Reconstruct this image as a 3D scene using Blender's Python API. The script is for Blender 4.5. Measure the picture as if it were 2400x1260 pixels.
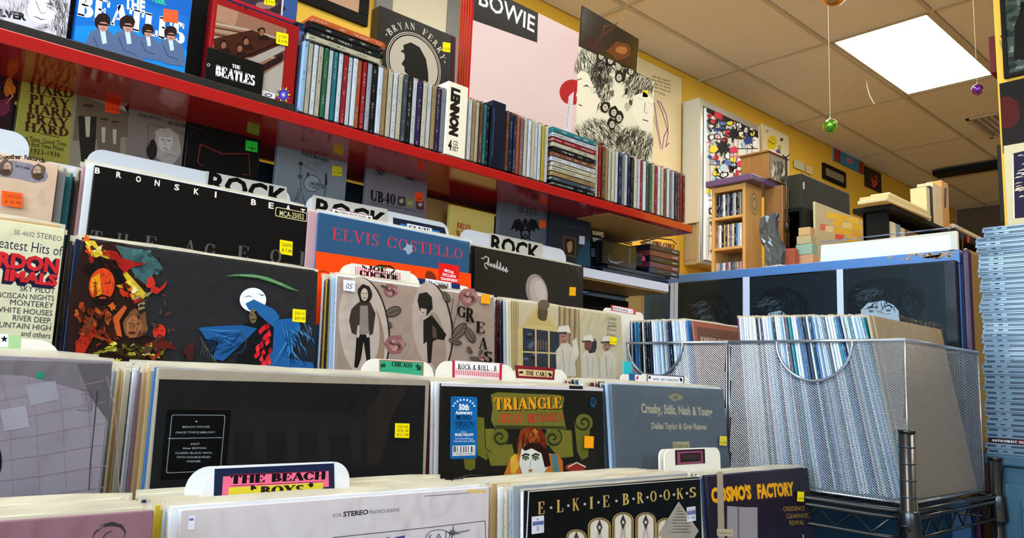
import bpy, bmesh, math, random
import numpy as np
from mathutils import Vector, Matrix, Euler
random.seed(7)
for o in list(bpy.data.objects): bpy.data.objects.remove(o)
C = bpy.context.scene.collection
S = bpy.context.scene
# ---------------------------------------------------------------- camera
YAW, PIT, ROL, FPX = 0.731567, 0.148158, 0.042827, 1809.1
CAM = Vector((0, 0, 1.25))
F = Vector((math.sin(YAW)*math.cos(PIT), math.cos(YAW)*math.cos(PIT), math.sin(PIT)))
_r = Vector((math.cos(YAW), -math.sin(YAW), 0)); _u = _r.cross(F)
RT = math.cos(ROL)*_r + math.sin(ROL)*_u
UP = -math.sin(ROL)*_r + math.cos(ROL)*_u
cd = bpy.data.cameras.new('camera'); cam = bpy.data.objects.new('camera', cd); C.objects.link(cam)
cd.sensor_width = 36; cd.lens = 36*FPX/2400; cd.clip_start = 0.05
m3 = Matrix((RT, UP, -F)).transposed()
cam.matrix_world = Matrix.Translation(CAM) @ m3.to_4x4()
S.camera = cam
# ---------------------------------------------------------------- world, exposure, lights
w = bpy.data.worlds.new('world'); S.world = w; w.use_nodes = True
bg = w.node_tree.nodes['Background']; bg.inputs[0].default_value = (0.55, 0.72, 1.0, 1); bg.inputs[1].default_value = 0.9
S.view_settings.view_transform = 'Standard'; S.view_settings.look = 'None'
S.view_settings.exposure = 0.0; S.view_settings.gamma = 1; S.view_settings.use_curve_mapping = False
def area(name, loc, target, sx, sy, col, power):
    l = bpy.data.lights.new(name, 'AREA'); l.shape = 'RECTANGLE'; l.size = sx; l.size_y = sy; l.color = col; l.energy = power
    o = bpy.data.objects.new(name, l); C.objects.link(o); o.location = loc
    o.rotation_euler = (Vector(target)-Vector(loc)).to_track_quat('-Z', 'Y').to_euler(); return o
area('window_daylight', (-2.8, 0.2, 2.2), (1.4, 0.4, 1.3), 3.2, 1.5, (0.56, 0.78, 1.0), 230)
area('front_window_daylight', (-1.8, -3.3, 2.3), (0.9, 1.0, 1.2), 2.2, 1.5, (0.80, 0.90, 1.0), 70)
PANEL_E = 16.5
# ---------------------------------------------------------------- projection helpers (photo pixel -> world)
def ray(x, y): return F + RT*((x-1200)/FPX) + UP*((630-y)/FPX)
def P(x, y, X=None, Y=None, Z=None):
    d = ray(x, y)
    t = X/d.x if X is not None else (Y/d.y if Y is not None else (Z-CAM.z)/d.z)
    return CAM + d*t
# ---------------------------------------------------------------- materials
def lin(h):
    if not isinstance(h, str): return tuple(h)[:3]
    h = h.lstrip('#'); v = [int(h[i:i+2], 16)/255 for i in (0, 2, 4)]
    return tuple(c/12.92 if c <= 0.04045 else ((c+0.055)/1.055)**2.4 for c in v)
def M(name, col, rough=0.5, metal=0.0, spec=0.5, noise=0, scale=20, bump=0, bscale=200, coat=0, alpha=1, trans=0, stretch=None, emit=0):
    m = bpy.data.materials.new(name); m.use_nodes = True; nt = m.node_tree; N = nt.nodes; L = nt.links
    b = N['Principled BSDF']; c = lin(col)
    b.inputs['Base Color'].default_value = (*c, 1); b.inputs['Roughness'].default_value = rough
    b.inputs['Metallic'].default_value = metal; b.inputs['Specular IOR Level'].default_value = spec
    b.inputs['Coat Weight'].default_value = coat; b.inputs['Coat Roughness'].default_value = 0.08
    b.inputs['Alpha'].default_value = alpha; b.inputs['Transmission Weight'].default_value = trans
    if emit: b.inputs['Emission Color'].default_value = (*c, 1); b.inputs['Emission Strength'].default_value = emit
    if noise or bump:
        tc = N.new('ShaderNodeTexCoord'); mp = N.new('ShaderNodeMapping'); L.new(tc.outputs['Object'], mp.inputs[0])
        if stretch: mp.inputs['Scale'].default_value = stretch
    if noise:
        n = N.new('ShaderNodeTexNoise'); n.inputs['Scale'].default_value = scale; n.inputs['Detail'].default_value = 6
        L.new(mp.outputs[0], n.inputs['Vector'])
        mx = N.new('ShaderNodeMix'); mx.data_type = 'RGBA'
        mx.inputs[6].default_value = (*[max(0, x*(1-noise)) for x in c], 1); mx.inputs[7].default_value = (*[min(1, x*(1+noise)) for x in c], 1)
        L.new(n.outputs[0], mx.inputs[0]); L.new(mx.outputs[2], b.inputs['Base Color'])
    if bump:
        n = N.new('ShaderNodeTexNoise'); n.inputs['Scale'].default_value = bscale; L.new(mp.outputs[0], n.inputs['Vector'])
        bp = N.new('ShaderNodeBump'); bp.inputs['Strength'].default_value = bump; bp.inputs['Distance'].default_value = 0.002
        L.new(n.outputs[0], bp.inputs['Height']); L.new(bp.outputs[0], b.inputs['Normal'])
    return m
def objcol(name, rough=0.45, marks=None, alpha=1, coat=0, amount=0.8):
    """colour from the object; marks = (scale vector) makes small printed lettering-like dashes"""
    m = bpy.data.materials.new(name); m.use_nodes = True; nt = m.node_tree; N = nt.nodes; L = nt.links
    b = N['Principled BSDF']; oi = N.new('ShaderNodeObjectInfo'); b.inputs['Roughness'].default_value = rough
    b.inputs['Alpha'].default_value = alpha; b.inputs['Coat Weight'].default_value = coat; b.inputs['Coat Roughness'].default_value = 0.1; b.inputs['Specular IOR Level'].default_value = .22
    if marks:
        tc = N.new('ShaderNodeTexCoord'); mp = N.new('ShaderNodeMapping'); L.new(tc.outputs['Generated'], mp.inputs[0]); mp.inputs['Scale'].default_value = marks[0]
        ad = N.new('ShaderNodeVectorMath'); ad.operation = 'ADD'
        ml = N.new('ShaderNodeMath'); ml.operation = 'MULTIPLY'; ml.inputs[1].default_value = 97.0
        L.new(oi.outputs['Random'], ml.inputs[0]); L.new(mp.outputs[0], ad.inputs[0]); L.new(ml.outputs[0], ad.inputs[1])
        n = N.new('ShaderNodeTexNoise'); n.inputs['Detail'].default_value = 2; n.inputs['Scale'].default_value = 1; L.new(ad.outputs[0], n.inputs['Vector'])
        n2 = N.new('ShaderNodeTexNoise'); n2.inputs['Detail'].default_value = 0; n2.inputs['Scale'].default_value = 0.09; L.new(ad.outputs[0], n2.inputs['Vector'])
        r = N.new('ShaderNodeMath'); r.operation = 'GREATER_THAN'; r.inputs[1].default_value = marks[1]; L.new(n.outputs[0], r.inputs[0])
        r2 = N.new('ShaderNodeMath'); r2.operation = 'GREATER_THAN'; r2.inputs[1].default_value = 0.5; L.new(n2.outputs[0], r2.inputs[0])
        # keep the marks to a middle line
        sp = N.new('ShaderNodeSeparateXYZ'); L.new(tc.outputs['Generated'], sp.inputs[0])
        a = N.new('ShaderNodeMath'); a.operation = 'COMPARE'; a.inputs[1].default_value = 0.5; a.inputs[2].default_value = 0.2; L.new(sp.outputs[marks[2]], a.inputs[0])
        k = N.new('ShaderNodeMath'); k.operation = 'MULTIPLY'; L.new(r.outputs[0], k.inputs[0]); L.new(r2.outputs[0], k.inputs[1])
        k2 = N.new('ShaderNodeMath'); k2.operation = 'MULTIPLY'; L.new(k.outputs[0], k2.inputs[0]); L.new(a.outputs[0], k2.inputs[1])
        k3 = N.new('ShaderNodeMath'); k3.operation = 'MULTIPLY'; k3.inputs[1].default_value = amount; L.new(k2.outputs[0], k3.inputs[0])
        # lettering is dark on pale spines and pale on dark ones
        bw = N.new('ShaderNodeRGBToBW'); L.new(oi.outputs['Color'], bw.inputs[0])
        g = N.new('ShaderNodeMath'); g.operation = 'LESS_THAN'; g.inputs[1].default_value = 0.22; L.new(bw.outputs[0], g.inputs[0])
        tx = N.new('ShaderNodeMix'); tx.data_type = 'RGBA'; tx.inputs[6].default_value = (.02, .02, .025, 1); tx.inputs[7].default_value = (.8, .77, .7, 1); L.new(g.outputs[0], tx.inputs[0])
        mx = N.new('ShaderNodeMix'); mx.data_type = 'RGBA'; L.new(k3.outputs[0], mx.inputs[0]); L.new(oi.outputs['Color'], mx.inputs[6]); L.new(tx.outputs[2], mx.inputs[7])
        L.new(mx.outputs[2], b.inputs['Base Color'])
    else: L.new(oi.outputs['Color'], b.inputs['Base Color'])
    return m
def attrmat(name, rough, coat):
    m = bpy.data.materials.new(name); m.use_nodes = True; nt = m.node_tree
    b = nt.nodes['Principled BSDF']; a = nt.nodes.new('ShaderNodeAttribute'); a.attribute_name = 'Col'
    nt.links.new(a.outputs['Color'], b.inputs['Base Color']); b.inputs['Roughness'].default_value = rough
    b.inputs['Coat Weight'].default_value = coat; b.inputs['Coat Roughness'].default_value = .15; b.inputs['Specular IOR Level'].default_value = .12; return m
def clearmat(name, tint, gloss_fac, rough, bump=0, bs=30):
    m = bpy.data.materials.new(name); m.use_nodes = True; nt = m.node_tree; N = nt.nodes; L = nt.links
    N.remove(N['Principled BSDF']); o = N['Material Output']
    t = N.new('ShaderNodeBsdfTransparent'); t.inputs[0].default_value = (*tint, 1)
    g = N.new('ShaderNodeBsdfGlossy'); g.inputs['Roughness'].default_value = rough; g.inputs[0].default_value = (.9, .9, .9, 1)
    f = N.new('ShaderNodeLayerWeight'); f.inputs[0].default_value = gloss_fac
    mx = N.new('ShaderNodeMixShader'); L.new(f.outputs['Fresnel'], mx.inputs[0]); L.new(t.outputs[0], mx.inputs[1]); L.new(g.outputs[0], mx.inputs[2]); L.new(mx.outputs[0], o.inputs[0])
    if bump:
        tc = N.new('ShaderNodeTexCoord'); n = N.new('ShaderNodeTexNoise'); n.inputs['Scale'].default_value = bs; n.inputs['Detail'].default_value = 3; n.inputs['Distortion'].default_value = 1.5
        L.new(tc.outputs['Object'], n.inputs['Vector']); bp = N.new('ShaderNodeBump'); bp.inputs['Strength'].default_value = bump; bp.inputs['Distance'].default_value = .01
        L.new(n.outputs[0], bp.inputs['Height']); L.new(bp.outputs[0], g.inputs['Normal']); L.new(bp.outputs[0], f.inputs['Normal'])
    return m
MT = dict(
    yellow=M('yellow_wall_paint', '#eebb36', .6, noise=.06, scale=4, bump=.15, bscale=120),
    plainwall=M('grey_white_wall_paint', '#8c8c8a', .6),
    farwall=M('far_wall_brown', '#5c4c38', .7, noise=.2, scale=3),
    tile=M('ceiling_tile', '#d6ccb8', .9, noise=.10, scale=60, bump=.5, bscale=260),
    tee=M('ceiling_tee', '#b8aa90', .6), darkblue=M('deep_blue_wall', '#0d3c5c', .5, noise=.1, scale=5),
    floor=M('floor_vinyl', '#b4a68e', .5, noise=.2, scale=8),
    red=M('red_gloss_paint', '#a8100e', .16, coat=.6, noise=.05, scale=3, bump=.06, bscale=14),
    blackboard=M('black_shelf_liner', '#15120f', .4, noise=.3, scale=40),
    wood=M('honey_pine', '#c29656', .45, noise=.22, scale=3, stretch=(12, 12, 1.2)),
    wooddark=M('warm_brown_wood', '#8a6030', .4, noise=.35, scale=3, stretch=(14, 14, 1)),
    rack=M('rack_stained_ply', '#3c2b20', .6, noise=.25, scale=6), whitelip=M('white_laminate', '#dcdce8', .35),
    divider=M('white_divider_plastic', '#e8e8ea', .3), creamdiv=M('cream_divider_plastic', '#efe8d8', .35),
    lp=objcol('record_sleeve_card', .42, ((2, 2, 60), .56, 1), coat=.2, amount=.5), lpplain=objcol('record_cover_card', .33, coat=.06),
    spine=objcol('disc_spine_card', .4, ((3, 3, 75), .55, 0), amount=.6), spineh=objcol('disc_spine_card_flat', .4, ((75, 3, 3), .50, 2)),
    spinez=objcol('disc_spine_far', .4, ((3, 3, 45), .52, 1)), purplegrey=M('plum_grey_paint', '#5a4468', .4, noise=.15, scale=8), bagdark=M('smoky_bag', '#46525c', .15, alpha=.88, coat=.5, bump=.8, bscale=40),
    plain=objcol('painted_card', .45), gloss=objcol('glossy_case', .18, coat=.5),
    print=attrmat('cover_print', .4, .04), printm=attrmat('matte_print', .55, 0),
    case=clearmat('clear_jewel_case', (.95, .96, .97), .16, .08), bag=clearmat('clear_record_bag', (.985, .985, .985), .05, .10, .5, 22),
    flap=M('record_bag_flap', '#f1e6cc', .25, alpha=.55, bump=.5, bscale=60),
    casesolid=M('stacked_jewel_case', '#64798a', .14, coat=.5), casedark=M('jewel_case_tray', '#2a3642', .25),
    steel=M('silver_mesh_steel', '#a4aab2', .28, metal=.85), black=M('black_powder_coat', '#0a0c0f', .28, coat=.3),
    blackm=M('black_matte', '#0e0e0b', .6, spec=.15), bluepaint=M('blue_paint_edge', '#4a76ad', .4, noise=.12, scale=14, bump=.3, bscale=90),
    purple=M('plum_paint', '#3d1836', .35), dresser=M('blue_grey_dresser_paint', '#27495a', .4, noise=.12, scale=6),
    metalframe=M('brushed_silver_frame', '#b8b4a4', .3, metal=.7), glow=M('lightbox_tube_glow', '#dff2ff', emit=1.6),
    panel=M('light_panel_diffuser', '#fffaf2', emit=PANEL_E), string=M('pale_string', '#e8dcb4', .6),
    tan=M('tan_card', '#c8a47a', .5), greyolive=M('grey_olive_lacquer', '#2e2f24', .6, spec=.15), raw=M('raw_wood_chip', '#b8966a', .8))
def ballmat(n, c): return M(n, c, .22, metal=.75, coat=.8)
# ---------------------------------------------------------------- mesh helpers
def obj(name, me, mat, parent=None, loc=(0, 0, 0), rot=(0, 0, 0), col=None, mats=None):
    if mat is not None and not me.materials: me.materials.append(MT[mat] if isinstance(mat, str) else mat)
    o = bpy.data.objects.new(name, me); C.objects.link(o)
    if parent: o.parent = parent
    o.location = loc; o.rotation_euler = rot
    if col is not None: o.color = (*lin(col), 1)
    return o
_bc = {}
def bmesh_boxes(boxes, bev=0):
    key = (tuple(tuple(round(v, 6) for v in b) for b in boxes), bev)
    bm = bmesh.new()
    for x0, y0, z0, x1, y1, z1 in boxes:
        r = bmesh.ops.create_cube(bm, size=1)
        for v in r['verts']: v.co = ((x0+x1)/2+v.co.x*(x1-x0), (y0+y1)/2+v.co.y*(y1-y0), (z0+z1)/2+v.co.z*(z1-z0))
    if bev: bmesh.ops.bevel(bm, geom=list(bm.edges), offset=bev, segments=2, affect='EDGES', profile=.5)
    me = bpy.data.meshes.new('boxes'); bm.to_mesh(me); bm.free(); return me
def box(name, mat, b, parent=None, loc=(0, 0, 0), rot=(0, 0, 0), col=None, bev=0.0008):
    bs = b if isinstance(b[0], (tuple, list)) else [b]
    key = (tuple(map(tuple, bs)), bev, mat if isinstance(mat, str) else mat.name)
    if key not in _bc: _bc[key] = bmesh_boxes(bs, bev)
    return obj(name, _bc[key], mat, parent, loc, rot, col)
def empty(name, loc=(0, 0, 0), rot=(0, 0, 0)):
    o = bpy.data.objects.new(name, None); C.objects.link(o); o.location = loc; o.rotation_euler = rot; o.empty_display_size = .05; return o
def tag(o, label, cat, group=None):
    o['label'] = label; o['category'] = cat
    if group: o['group'] = group
    return o
def struct(o): o['kind'] = 'structure'; return o
def tube(name, mat, paths, r, parent=None, loc=(0, 0, 0), rot=(0, 0, 0), seg=8, smooth=True):
    """swept tubes along polylines, one mesh"""
    V = []; Fc = []
    for path in paths:
        pts = [Vector(p) for p in path]; n = len(pts); base = len(V); prev = None
        for i, p in enumerate(pts):
            t = (pts[min(i+1, n-1)]-pts[max(i-1, 0)]).normalized()
            if prev is None: a = t.cross(Vector((0, 0, 1)) if abs(t.z) < .9 else Vector((1, 0, 0))).normalized()
            else: a = (prev - t*prev.dot(t)).normalized()
            prev = a; b_ = t.cross(a); rr = r[i] if isinstance(r, (list, tuple)) else r
            for k in range(seg):
                an = 2*math.pi*k/seg; V.append(p+a*(rr*math.cos(an))+b_*(rr*math.sin(an)))
        for i in range(n-1):
            for k in range(seg):
                Fc.append((base+i*seg+k, base+i*seg+(k+1) % seg, base+(i+1)*seg+(k+1) % seg, base+(i+1)*seg+k))
        Fc.append([base+k for k in range(seg)][::-1]); Fc.append([base+(n-1)*seg+k for k in range(seg)])
    me = bpy.data.meshes.new(name); me.from_pydata([tuple(v) for v in V], [], Fc)
    if smooth: me.polygons.foreach_set('use_smooth', [True]*len(me.polygons))
    return obj(name, me, mat, parent, loc, rot)
# ---------------------------------------------------------------- lettering
_tc = {}
def fontmesh(s, bold=0, shear=0):
    k = (s, bold, shear)
    if k in _tc: return _tc[k]
    cu = bpy.data.curves.new('t', 'FONT'); cu.body = s; cu.size = 1; cu.offset = bold; cu.shear = shear; cu.resolution_u = 2; cu.fill_mode = 'BOTH' if False else 'FRONT'
    o = bpy.data.objects.new('t', cu); me = bpy.data.meshes.new_from_object(o)
    v = np.array([x.co[:2] for x in me.vertices]) if len(me.vertices) else np.zeros((1, 2)); f = [list(p.vertices) for p in me.polygons]
    bpy.data.objects.remove(o); bpy.data.curves.remove(cu); bpy.data.meshes.remove(me)
    v = v - [v[:, 0].min(), 0]; v = v/[max(v[:, 0].max(), 1e-6), 0.729]   # cap height of the built-in face
    _tc[k] = (v, f); return _tc[k]
TK, TN = .17, .045
def _ln(x0, y0, x1, y1, w): return ('L', x0, y0, x1, y1, w)
def _sf(x, y, l=.34): return ('L', x-l/2, y, x+l/2, y, TN*1.3)
def _st(x): return [_ln(x, .0, x, 1, TK), _sf(x, .02), _sf(x, .98)]
def _arc(cx, cy, rx, ry, a0, a1): return ('A', cx, cy, rx, ry, a0, a1)
SER = {
 'A': (.9, [_ln(.12, 0, .45, 1, TN*1.4), _ln(.78, 0, .45, 1, TK), _ln(.25, .33, .68, .33, TN), _sf(.12, .02, .26), _sf(.78, .02, .3)]),
 'B': (.78, _st(.18)+[_arc(.3, .75, .3, .23, -90, 90), _arc(.3, .27, .38, .25, -90, 90), _ln(.18, .52, .34, .52, TN)]),
 'C': (.85, [_arc(.46, .5, .38, .48, 40, 320), _ln(.77, .66, .77, .98, TN*1.5), _ln(.76, .05, .76, .3, TN)]),
 'D': (.88, _st(.18)+[_arc(.3, .5, .48, .48, -90, 90)]),
 'E': (.74, _st(.18)+[_ln(.18, .98, .68, .98, TN), _ln(.18, .02, .7, .02, TN), _ln(.18, .52, .5, .52, TN), _ln(.67, .72, .67, 1, TN*1.6), _ln(.69, 0, .69, .28, TN*1.6), _ln(.5, .4, .5, .64, TN)]),
 'F': (.7, _st(.18)+[_ln(.18, .98, .66, .98, TN), _ln(.18, .52, .5, .52, TN), _ln(.65, .72, .65, 1, TN*1.6), _ln(.5, .4, .5, .64, TN)]),
 'G': (.9, [_arc(.46, .5, .38, .48, 40, 330), _ln(.77, .66, .77, .98, TN*1.5), _ln(.76, .02, .76, .42, TK*.8), _sf(.76, .43)]),
 'H': (.92, _st(.18)+_st(.74)+[_ln(.18, .52, .74, .52, TN)]), 'I': (.38, _st(.19)), 'J': (.55, [_ln(.36, .15, .36, 1, TK), _sf(.36, .98), _arc(.24, .18, .14, .18, 180, 360)]),
 'K': (.88, _st(.18)+[_ln(.24, .42, .7, .98, TN*1.2), _ln(.4, .6, .76, 0, TK), _sf(.72, .98, .26), _sf(.76, .02, .26)]),
 'L': (.7, _st(.18)+[_ln(.18, .02, .66, .02, TN), _ln(.66, 0, .66, .3, TN*1.6)]),
 'M': (1.06, [_ln(.16, 0, .16, 1, TN*1.3), _ln(.16, 1, .52, .1, TK), _ln(.52, .1, .88, 1, TN), _ln(.88, 0, .88, 1, TK), _sf(.16, .02, .26), _sf(.88, .02), _sf(.14, .98, .2), _sf(.92, .98, .2)]),
 'N': (.92, [_ln(.16, 0, .16, 1, TN*1.3), _ln(.16, 1, .76, .02, TK), _ln(.76, 0, .76, 1, TN*1.3), _sf(.16, .02, .26), _sf(.12, .98, .2), _sf(.76, .98, .26)]),
 'O': (.92, [_arc(.46, .5, .38, .48, 0, 360)]), 'P': (.74, _st(.18)+[_arc(.3, .74, .34, .24, -90, 90), _ln(.18, .5, .32, .5, TN)]),
 'Q': (.92, [_arc(.46, .5, .38, .48, 0, 360), _ln(.45, .18, .8, -.16, TK*.7)]),
 'R': (.86, _st(.18)+[_arc(.3, .75, .33, .23, -90, 90), _ln(.18, .52, .34, .52, TN), _ln(.4, .52, .72, .02, TK), _sf(.74, .02, .22)]),
 'S': (.7, [_arc(.34, .74, .22, .24, 30, 270), _arc(.34, .26, .25, .24, -150, 90), _ln(.57, .74, .57, 1, TN), _ln(.09, 0, .09, .28, TN)]),
 'T': (.8, [_ln(.4, 0, .4, 1, TK), _sf(.4, .02), _ln(.06, .98, .74, .98, TN*1.2), _ln(.07, .72, .07, 1, TN*1.6), _ln(.73, .72, .73, 1, TN*1.6)]),
 'U': (.9, [_ln(.18, .3, .18, 1, TK), _ln(.74, .3, .74, 1, TN*1.3), _arc(.46, .32, .28, .31, 180, 360), _sf(.18, .98), _sf(.74, .98, .26)]),
 'V': (.88, [_ln(.14, 1, .46, 0, TK), _ln(.76, 1, .46, 0, TN*1.3), _sf(.14, .98), _sf(.76, .98, .26)]),
 'W': (1.16, [_ln(.12, 1, .36, 0, TK), _ln(.6, 1, .36, 0, TN), _ln(.5, 1, .76, 0, TK), _ln(1.02, 1, .76, 0, TN), _sf(.12, .98), _sf(1.02, .98, .26), _sf(.54, .98, .26)]),
 'X': (.86, [_ln(.14, 1, .74, 0, TK), _ln(.12, 0, .72, 1, TN*1.3)]), 'Y': (.86, [_ln(.14, 1, .45, .45, TK), _ln(.76, 1, .45, .45, TN*1.3), _ln(.45, 0, .45, .5, TK), _sf(.45, .02), _sf(.14, .98), _sf(.76, .98, .26)]),
 '-': (.45, [_ln(.08, .4, .38, .4, TN*1.6)]), '.': (.3, [_ln(.15, .45, .15, .58, TK)]), ' ': (.42, []), '4': (.74, [_ln(.52, 0, .52, 1, TK), _ln(.5, 1, .06, .3, TN), _ln(.04, .3, .72, .3, TN*1.4), _sf(.52, .02)]), '0': (.74, [_arc(.37, .5, .29, .48, 0, 360)]),
 '&': (.95, [_arc(.42, .76, .17, .21, 0, 360), _arc(.38, .27, .28, .26, 60, 360), _ln(.32, .62, .84, .02, TK*.9), _ln(.66, .26, .82, .5, TN*1.3)])}
def serifmesh(s, bold=0):
    k = (s, 'serif', bold)
    if k in _tc: return _tc[k]
    V = []; Fc = []; x = 0; bw = 1+bold
    def quad(a, b, wa, wb):
        d = np.array(b)-np.array(a); l = np.hypot(*d) or 1; n = np.array([-d[1], d[0]])/l; i = len(V)
        V.extend([a+n*wa/2, b+n*wb/2, b-n*wb/2, a-n*wa/2]); Fc.append([i, i+1, i+2, i+3])
    for ch in s:
        wd, st = SER.get(ch, SER['.'] if ch == '·' else (.5, []))
        for q in st:
            if q[0] == 'L': quad(np.array([q[1]+x, q[2]]), np.array([q[3]+x, q[4]]), q[5]*bw, q[5]*bw)
            else:
                _, cx, cy, rx, ry, a0, a1 = q; n = max(4, int(abs(a1-a0)/24)); rx -= TK*.3; ry -= TN*.3
                pts = []
                for i in range(n+1):
                    a = math.radians(a0+(a1-a0)*i/n); wv = (TN+(TK-TN)*abs(math.cos(a))**1.3)*bw
                    pts.append((np.array([cx+rx*math.cos(a)+x, cy+ry*math.sin(a)]), wv, np.array([math.cos(a), math.sin(a)])))
                b0 = len(V)
                for p, wv, nn in pts: V.extend([p+nn*wv/2, p-nn*wv/2])
                for i in range(n): Fc.append([b0+2*i, b0+2*i+2, b0+2*i+3, b0+2*i+1])
        x += wd+.06
    v = np.array(V) if V else np.zeros((1, 2)); v = v-[v[:, 0].min(), 0]; v = v/[v[:, 0].max() or 1, 1]
    _tc[k] = (v, Fc); return _tc[k]
# ---------------------------------------------------------------- flat print on a face
class Art:
    """flat printed shapes laid on the plane y=y0 of an object (facing its local -Y). Points are photo pixels, or
    local metres when px=False."""
    def __init__(s, root, y0=0.0, step=0.00002, plane='y'):
        s.o = root; s.V = []; s.F = []; s.C = []; s.y0 = y0; s.k = 1; s.step = step
        s.M = Matrix.Translation(root.location) @ Euler(root.rotation_euler).to_matrix().to_4x4(); s.Mi = s.M.inverted()
        s.clip = None
    def m(s, x, y):
        o = s.Mi @ CAM; d = s.Mi.to_3x3() @ ray(x, y); t = (s.y0-o.y)/d.y; q = o+d*t; return (q.x, q.z)
    def add(s, uv, faces, col):
        uv = [tuple(q) for q in uv]
        if s.clip:
            a, b, c, d = s.clip; uv = [(min(max(u, a), c), min(max(v, b), d)) for u, v in uv]
        i = len(s.V); y = s.y0-s.step*s.k; s.k += 1; c = lin(col)
        s.V += [(u, y, v) for u, v in uv]; s.F += [[i+j for j in f] for f in faces]; s.C += [c]*len(faces)
    def pts(s, p, px): return [s.m(*q) for q in p] if px else p
    def poly(s, p, col, px=True): s.add(s.pts(p, px), [list(range(len(p)))], col)
    def rect(s, x0, y0, x1, y1, col, px=True, r=0):
        if px: (a, b), (c, d) = s.m(x0, y0), s.m(x1, y1)
        else: a, b, c, d = x0, y0, x1, y1
        a, c = min(a, c), max(a, c); b, d = min(b, d), max(b, d)
        if r:
            p = []
            for cx, cy, a0 in ((c-r, d-r, 0), (a+r, d-r, 90), (a+r, b+r, 180), (c-r, b+r, 270)):
                for i in range(5): t = math.radians(a0+i*22.5); p.append((cx+r*math.cos(t), cy+r*math.sin(t)))
            s.poly(p, col, False)
        else: s.poly([(a, b), (c, b), (c, d), (a, d)], col, False)
    def ell(s, cx, cy, rx, ry, col, rot=0, n=20, a0=0, a1=360, px=True):
        p = []; c_, s_ = math.cos(math.radians(rot)), math.sin(math.radians(rot))
        for i in range(n):
            t = math.radians(a0+(a1-a0)*i/(n if a1-a0 == 360 else n-1)); u, v = rx*math.cos(t), ry*math.sin(t); p.append((cx+u*c_-v*s_, cy+u*s_+v*c_))
        s.poly(p, col, px)
    def blob(s, cx, cy, rx, ry, col, seed=0, n=14, j=.35, rot=0, px=True):
        R = random.Random(seed); p = []; c_, s_ = math.cos(math.radians(rot)), math.sin(math.radians(rot))
        for i in range(n):
            t = 2*math.pi*i/n; k = 1+R.uniform(-j, j); u, v = rx*k*math.cos(t), ry*k*math.sin(t); p.append((cx+u*c_-v*s_, cy+u*s_+v*c_))
        s.poly(p, col, px)
    def line(s, p, wd, col, px=True, taper=False):
        if px: sc = abs(s.m(p[0][0]+1, p[0][1])[0]-s.m(p[0][0], p[0][1])[0]); wd = wd*sc
        p = [np.array(q) for q in s.pts(p, px)]; V = []; n = len(p)
        for i in range(n):
            d = p[min(i+1, n-1)]-p[max(i-1, 0)]; l = np.hypot(*d) or 1; nn = np.array([-d[1], d[0]])/l
            ww = wd*(1-.9*abs(2*i/(n-1)-1)) if taper else wd; V += [p[i]+nn*ww/2, p[i]-nn*ww/2]
        s.add(V, [[2*i, 2*i+2, 2*i+3, 2*i+1] for i in range(n-1)], col)
    def text(s, t, p0, p1, h, col, font='sans', bold=0, shear=0, px=True, mirror=False, up=None):
        """baseline from p0 to p1, cap height h"""
        if px:
            q = s.m(p0[0]+(0 if up is None else up[0])*h, p0[1]-(1 if up is None else up[1])*h); a = s.m(*p0); b = s.m(*p1); h = math.hypot(q[0]-a[0], q[1]-a[1])
        else: a, b = p0, p1
        v, f = serifmesh(t, bold) if font == 'serif' else fontmesh(t, bold, shear)
        a = np.array(a); d = np.array(b)-a; l = np.hypot(*d); n = np.array([-d[1], d[0]])/l
        s.add([a+d*x+n*y*h for x, y in v], f, col)
    def arctext(s, t, c, r, a0, a1, h, col, font='serif', bold=0):
        n = len(t)
        for i, ch in enumerate(t):
            if ch == ' ': continue
            a = math.radians(a0+(a1-a0)*i/max(1, n-1)); w_ = h*(.30 if ch in 'I·.' else .8)
            cx, cy = c[0]+r*math.sin(a), c[1]-r*math.cos(a); dx, dy = math.cos(a)*w_/2, math.sin(a)*w_/2
            s.text(ch, (cx-dx, cy-dy), (cx+dx, cy+dy), h, col, font, bold, up=(math.sin(a), math.cos(a)))
    def hair(s, cx, cy, rx, ry, n, col, seed=0, ang=90, spread=40, ln=12, wd=1):
        R = random.Random(seed); V = []; Fc = []
        sc = abs(s.m(cx+1, cy)[0]-s.m(cx, cy)[0])*wd
        for _ in range(n):
            t = R.uniform(0, 6.28); q = math.sqrt(R.random()); x, y = cx+rx*q*math.cos(t), cy+ry*q*math.sin(t)
            a = math.radians(ang+R.uniform(-spread, spread)); l = ln*R.uniform(.5, 1.3); b = a+R.uniform(-.5, .5)
            p = [np.array(s.m(*z)) for z in ((x, y), (x+math.cos(a)*l*.5, y+math.sin(a)*l*.5), (x+math.cos(a)*l*.5+math.cos(b)*l*.5, y+math.sin(a)*l*.5+math.sin(b)*l*.5))]
            nn = np.array([-(p[2]-p[0])[1], (p[2]-p[0])[0]]); nn = nn/(np.hypot(*nn) or 1)*sc/2; i = len(V)
            V += [p[0], p[1]+nn, p[2], p[1]-nn]; Fc.append([i, i+1, i+2, i+3])
        s.add(V, Fc, col)
    def done(s, name='cover_print', mat='print', label=None):
        if not s.V: return None
        me = bpy.data.meshes.new(name); me.from_pydata(s.V, [], s.F)
        at = me.color_attributes.new('Col', 'FLOAT_COLOR', 'CORNER'); d = np.ones((len(me.loops), 4), 'f'); i = 0
        for f, c in zip(s.F, s.C): d[i:i+len(f), :3] = c; i += len(f)
        at.data.foreach_set('color', d.ravel())
        o = obj(name, me, mat, s.o)
        if label: o['label'] = label
        return o
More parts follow.
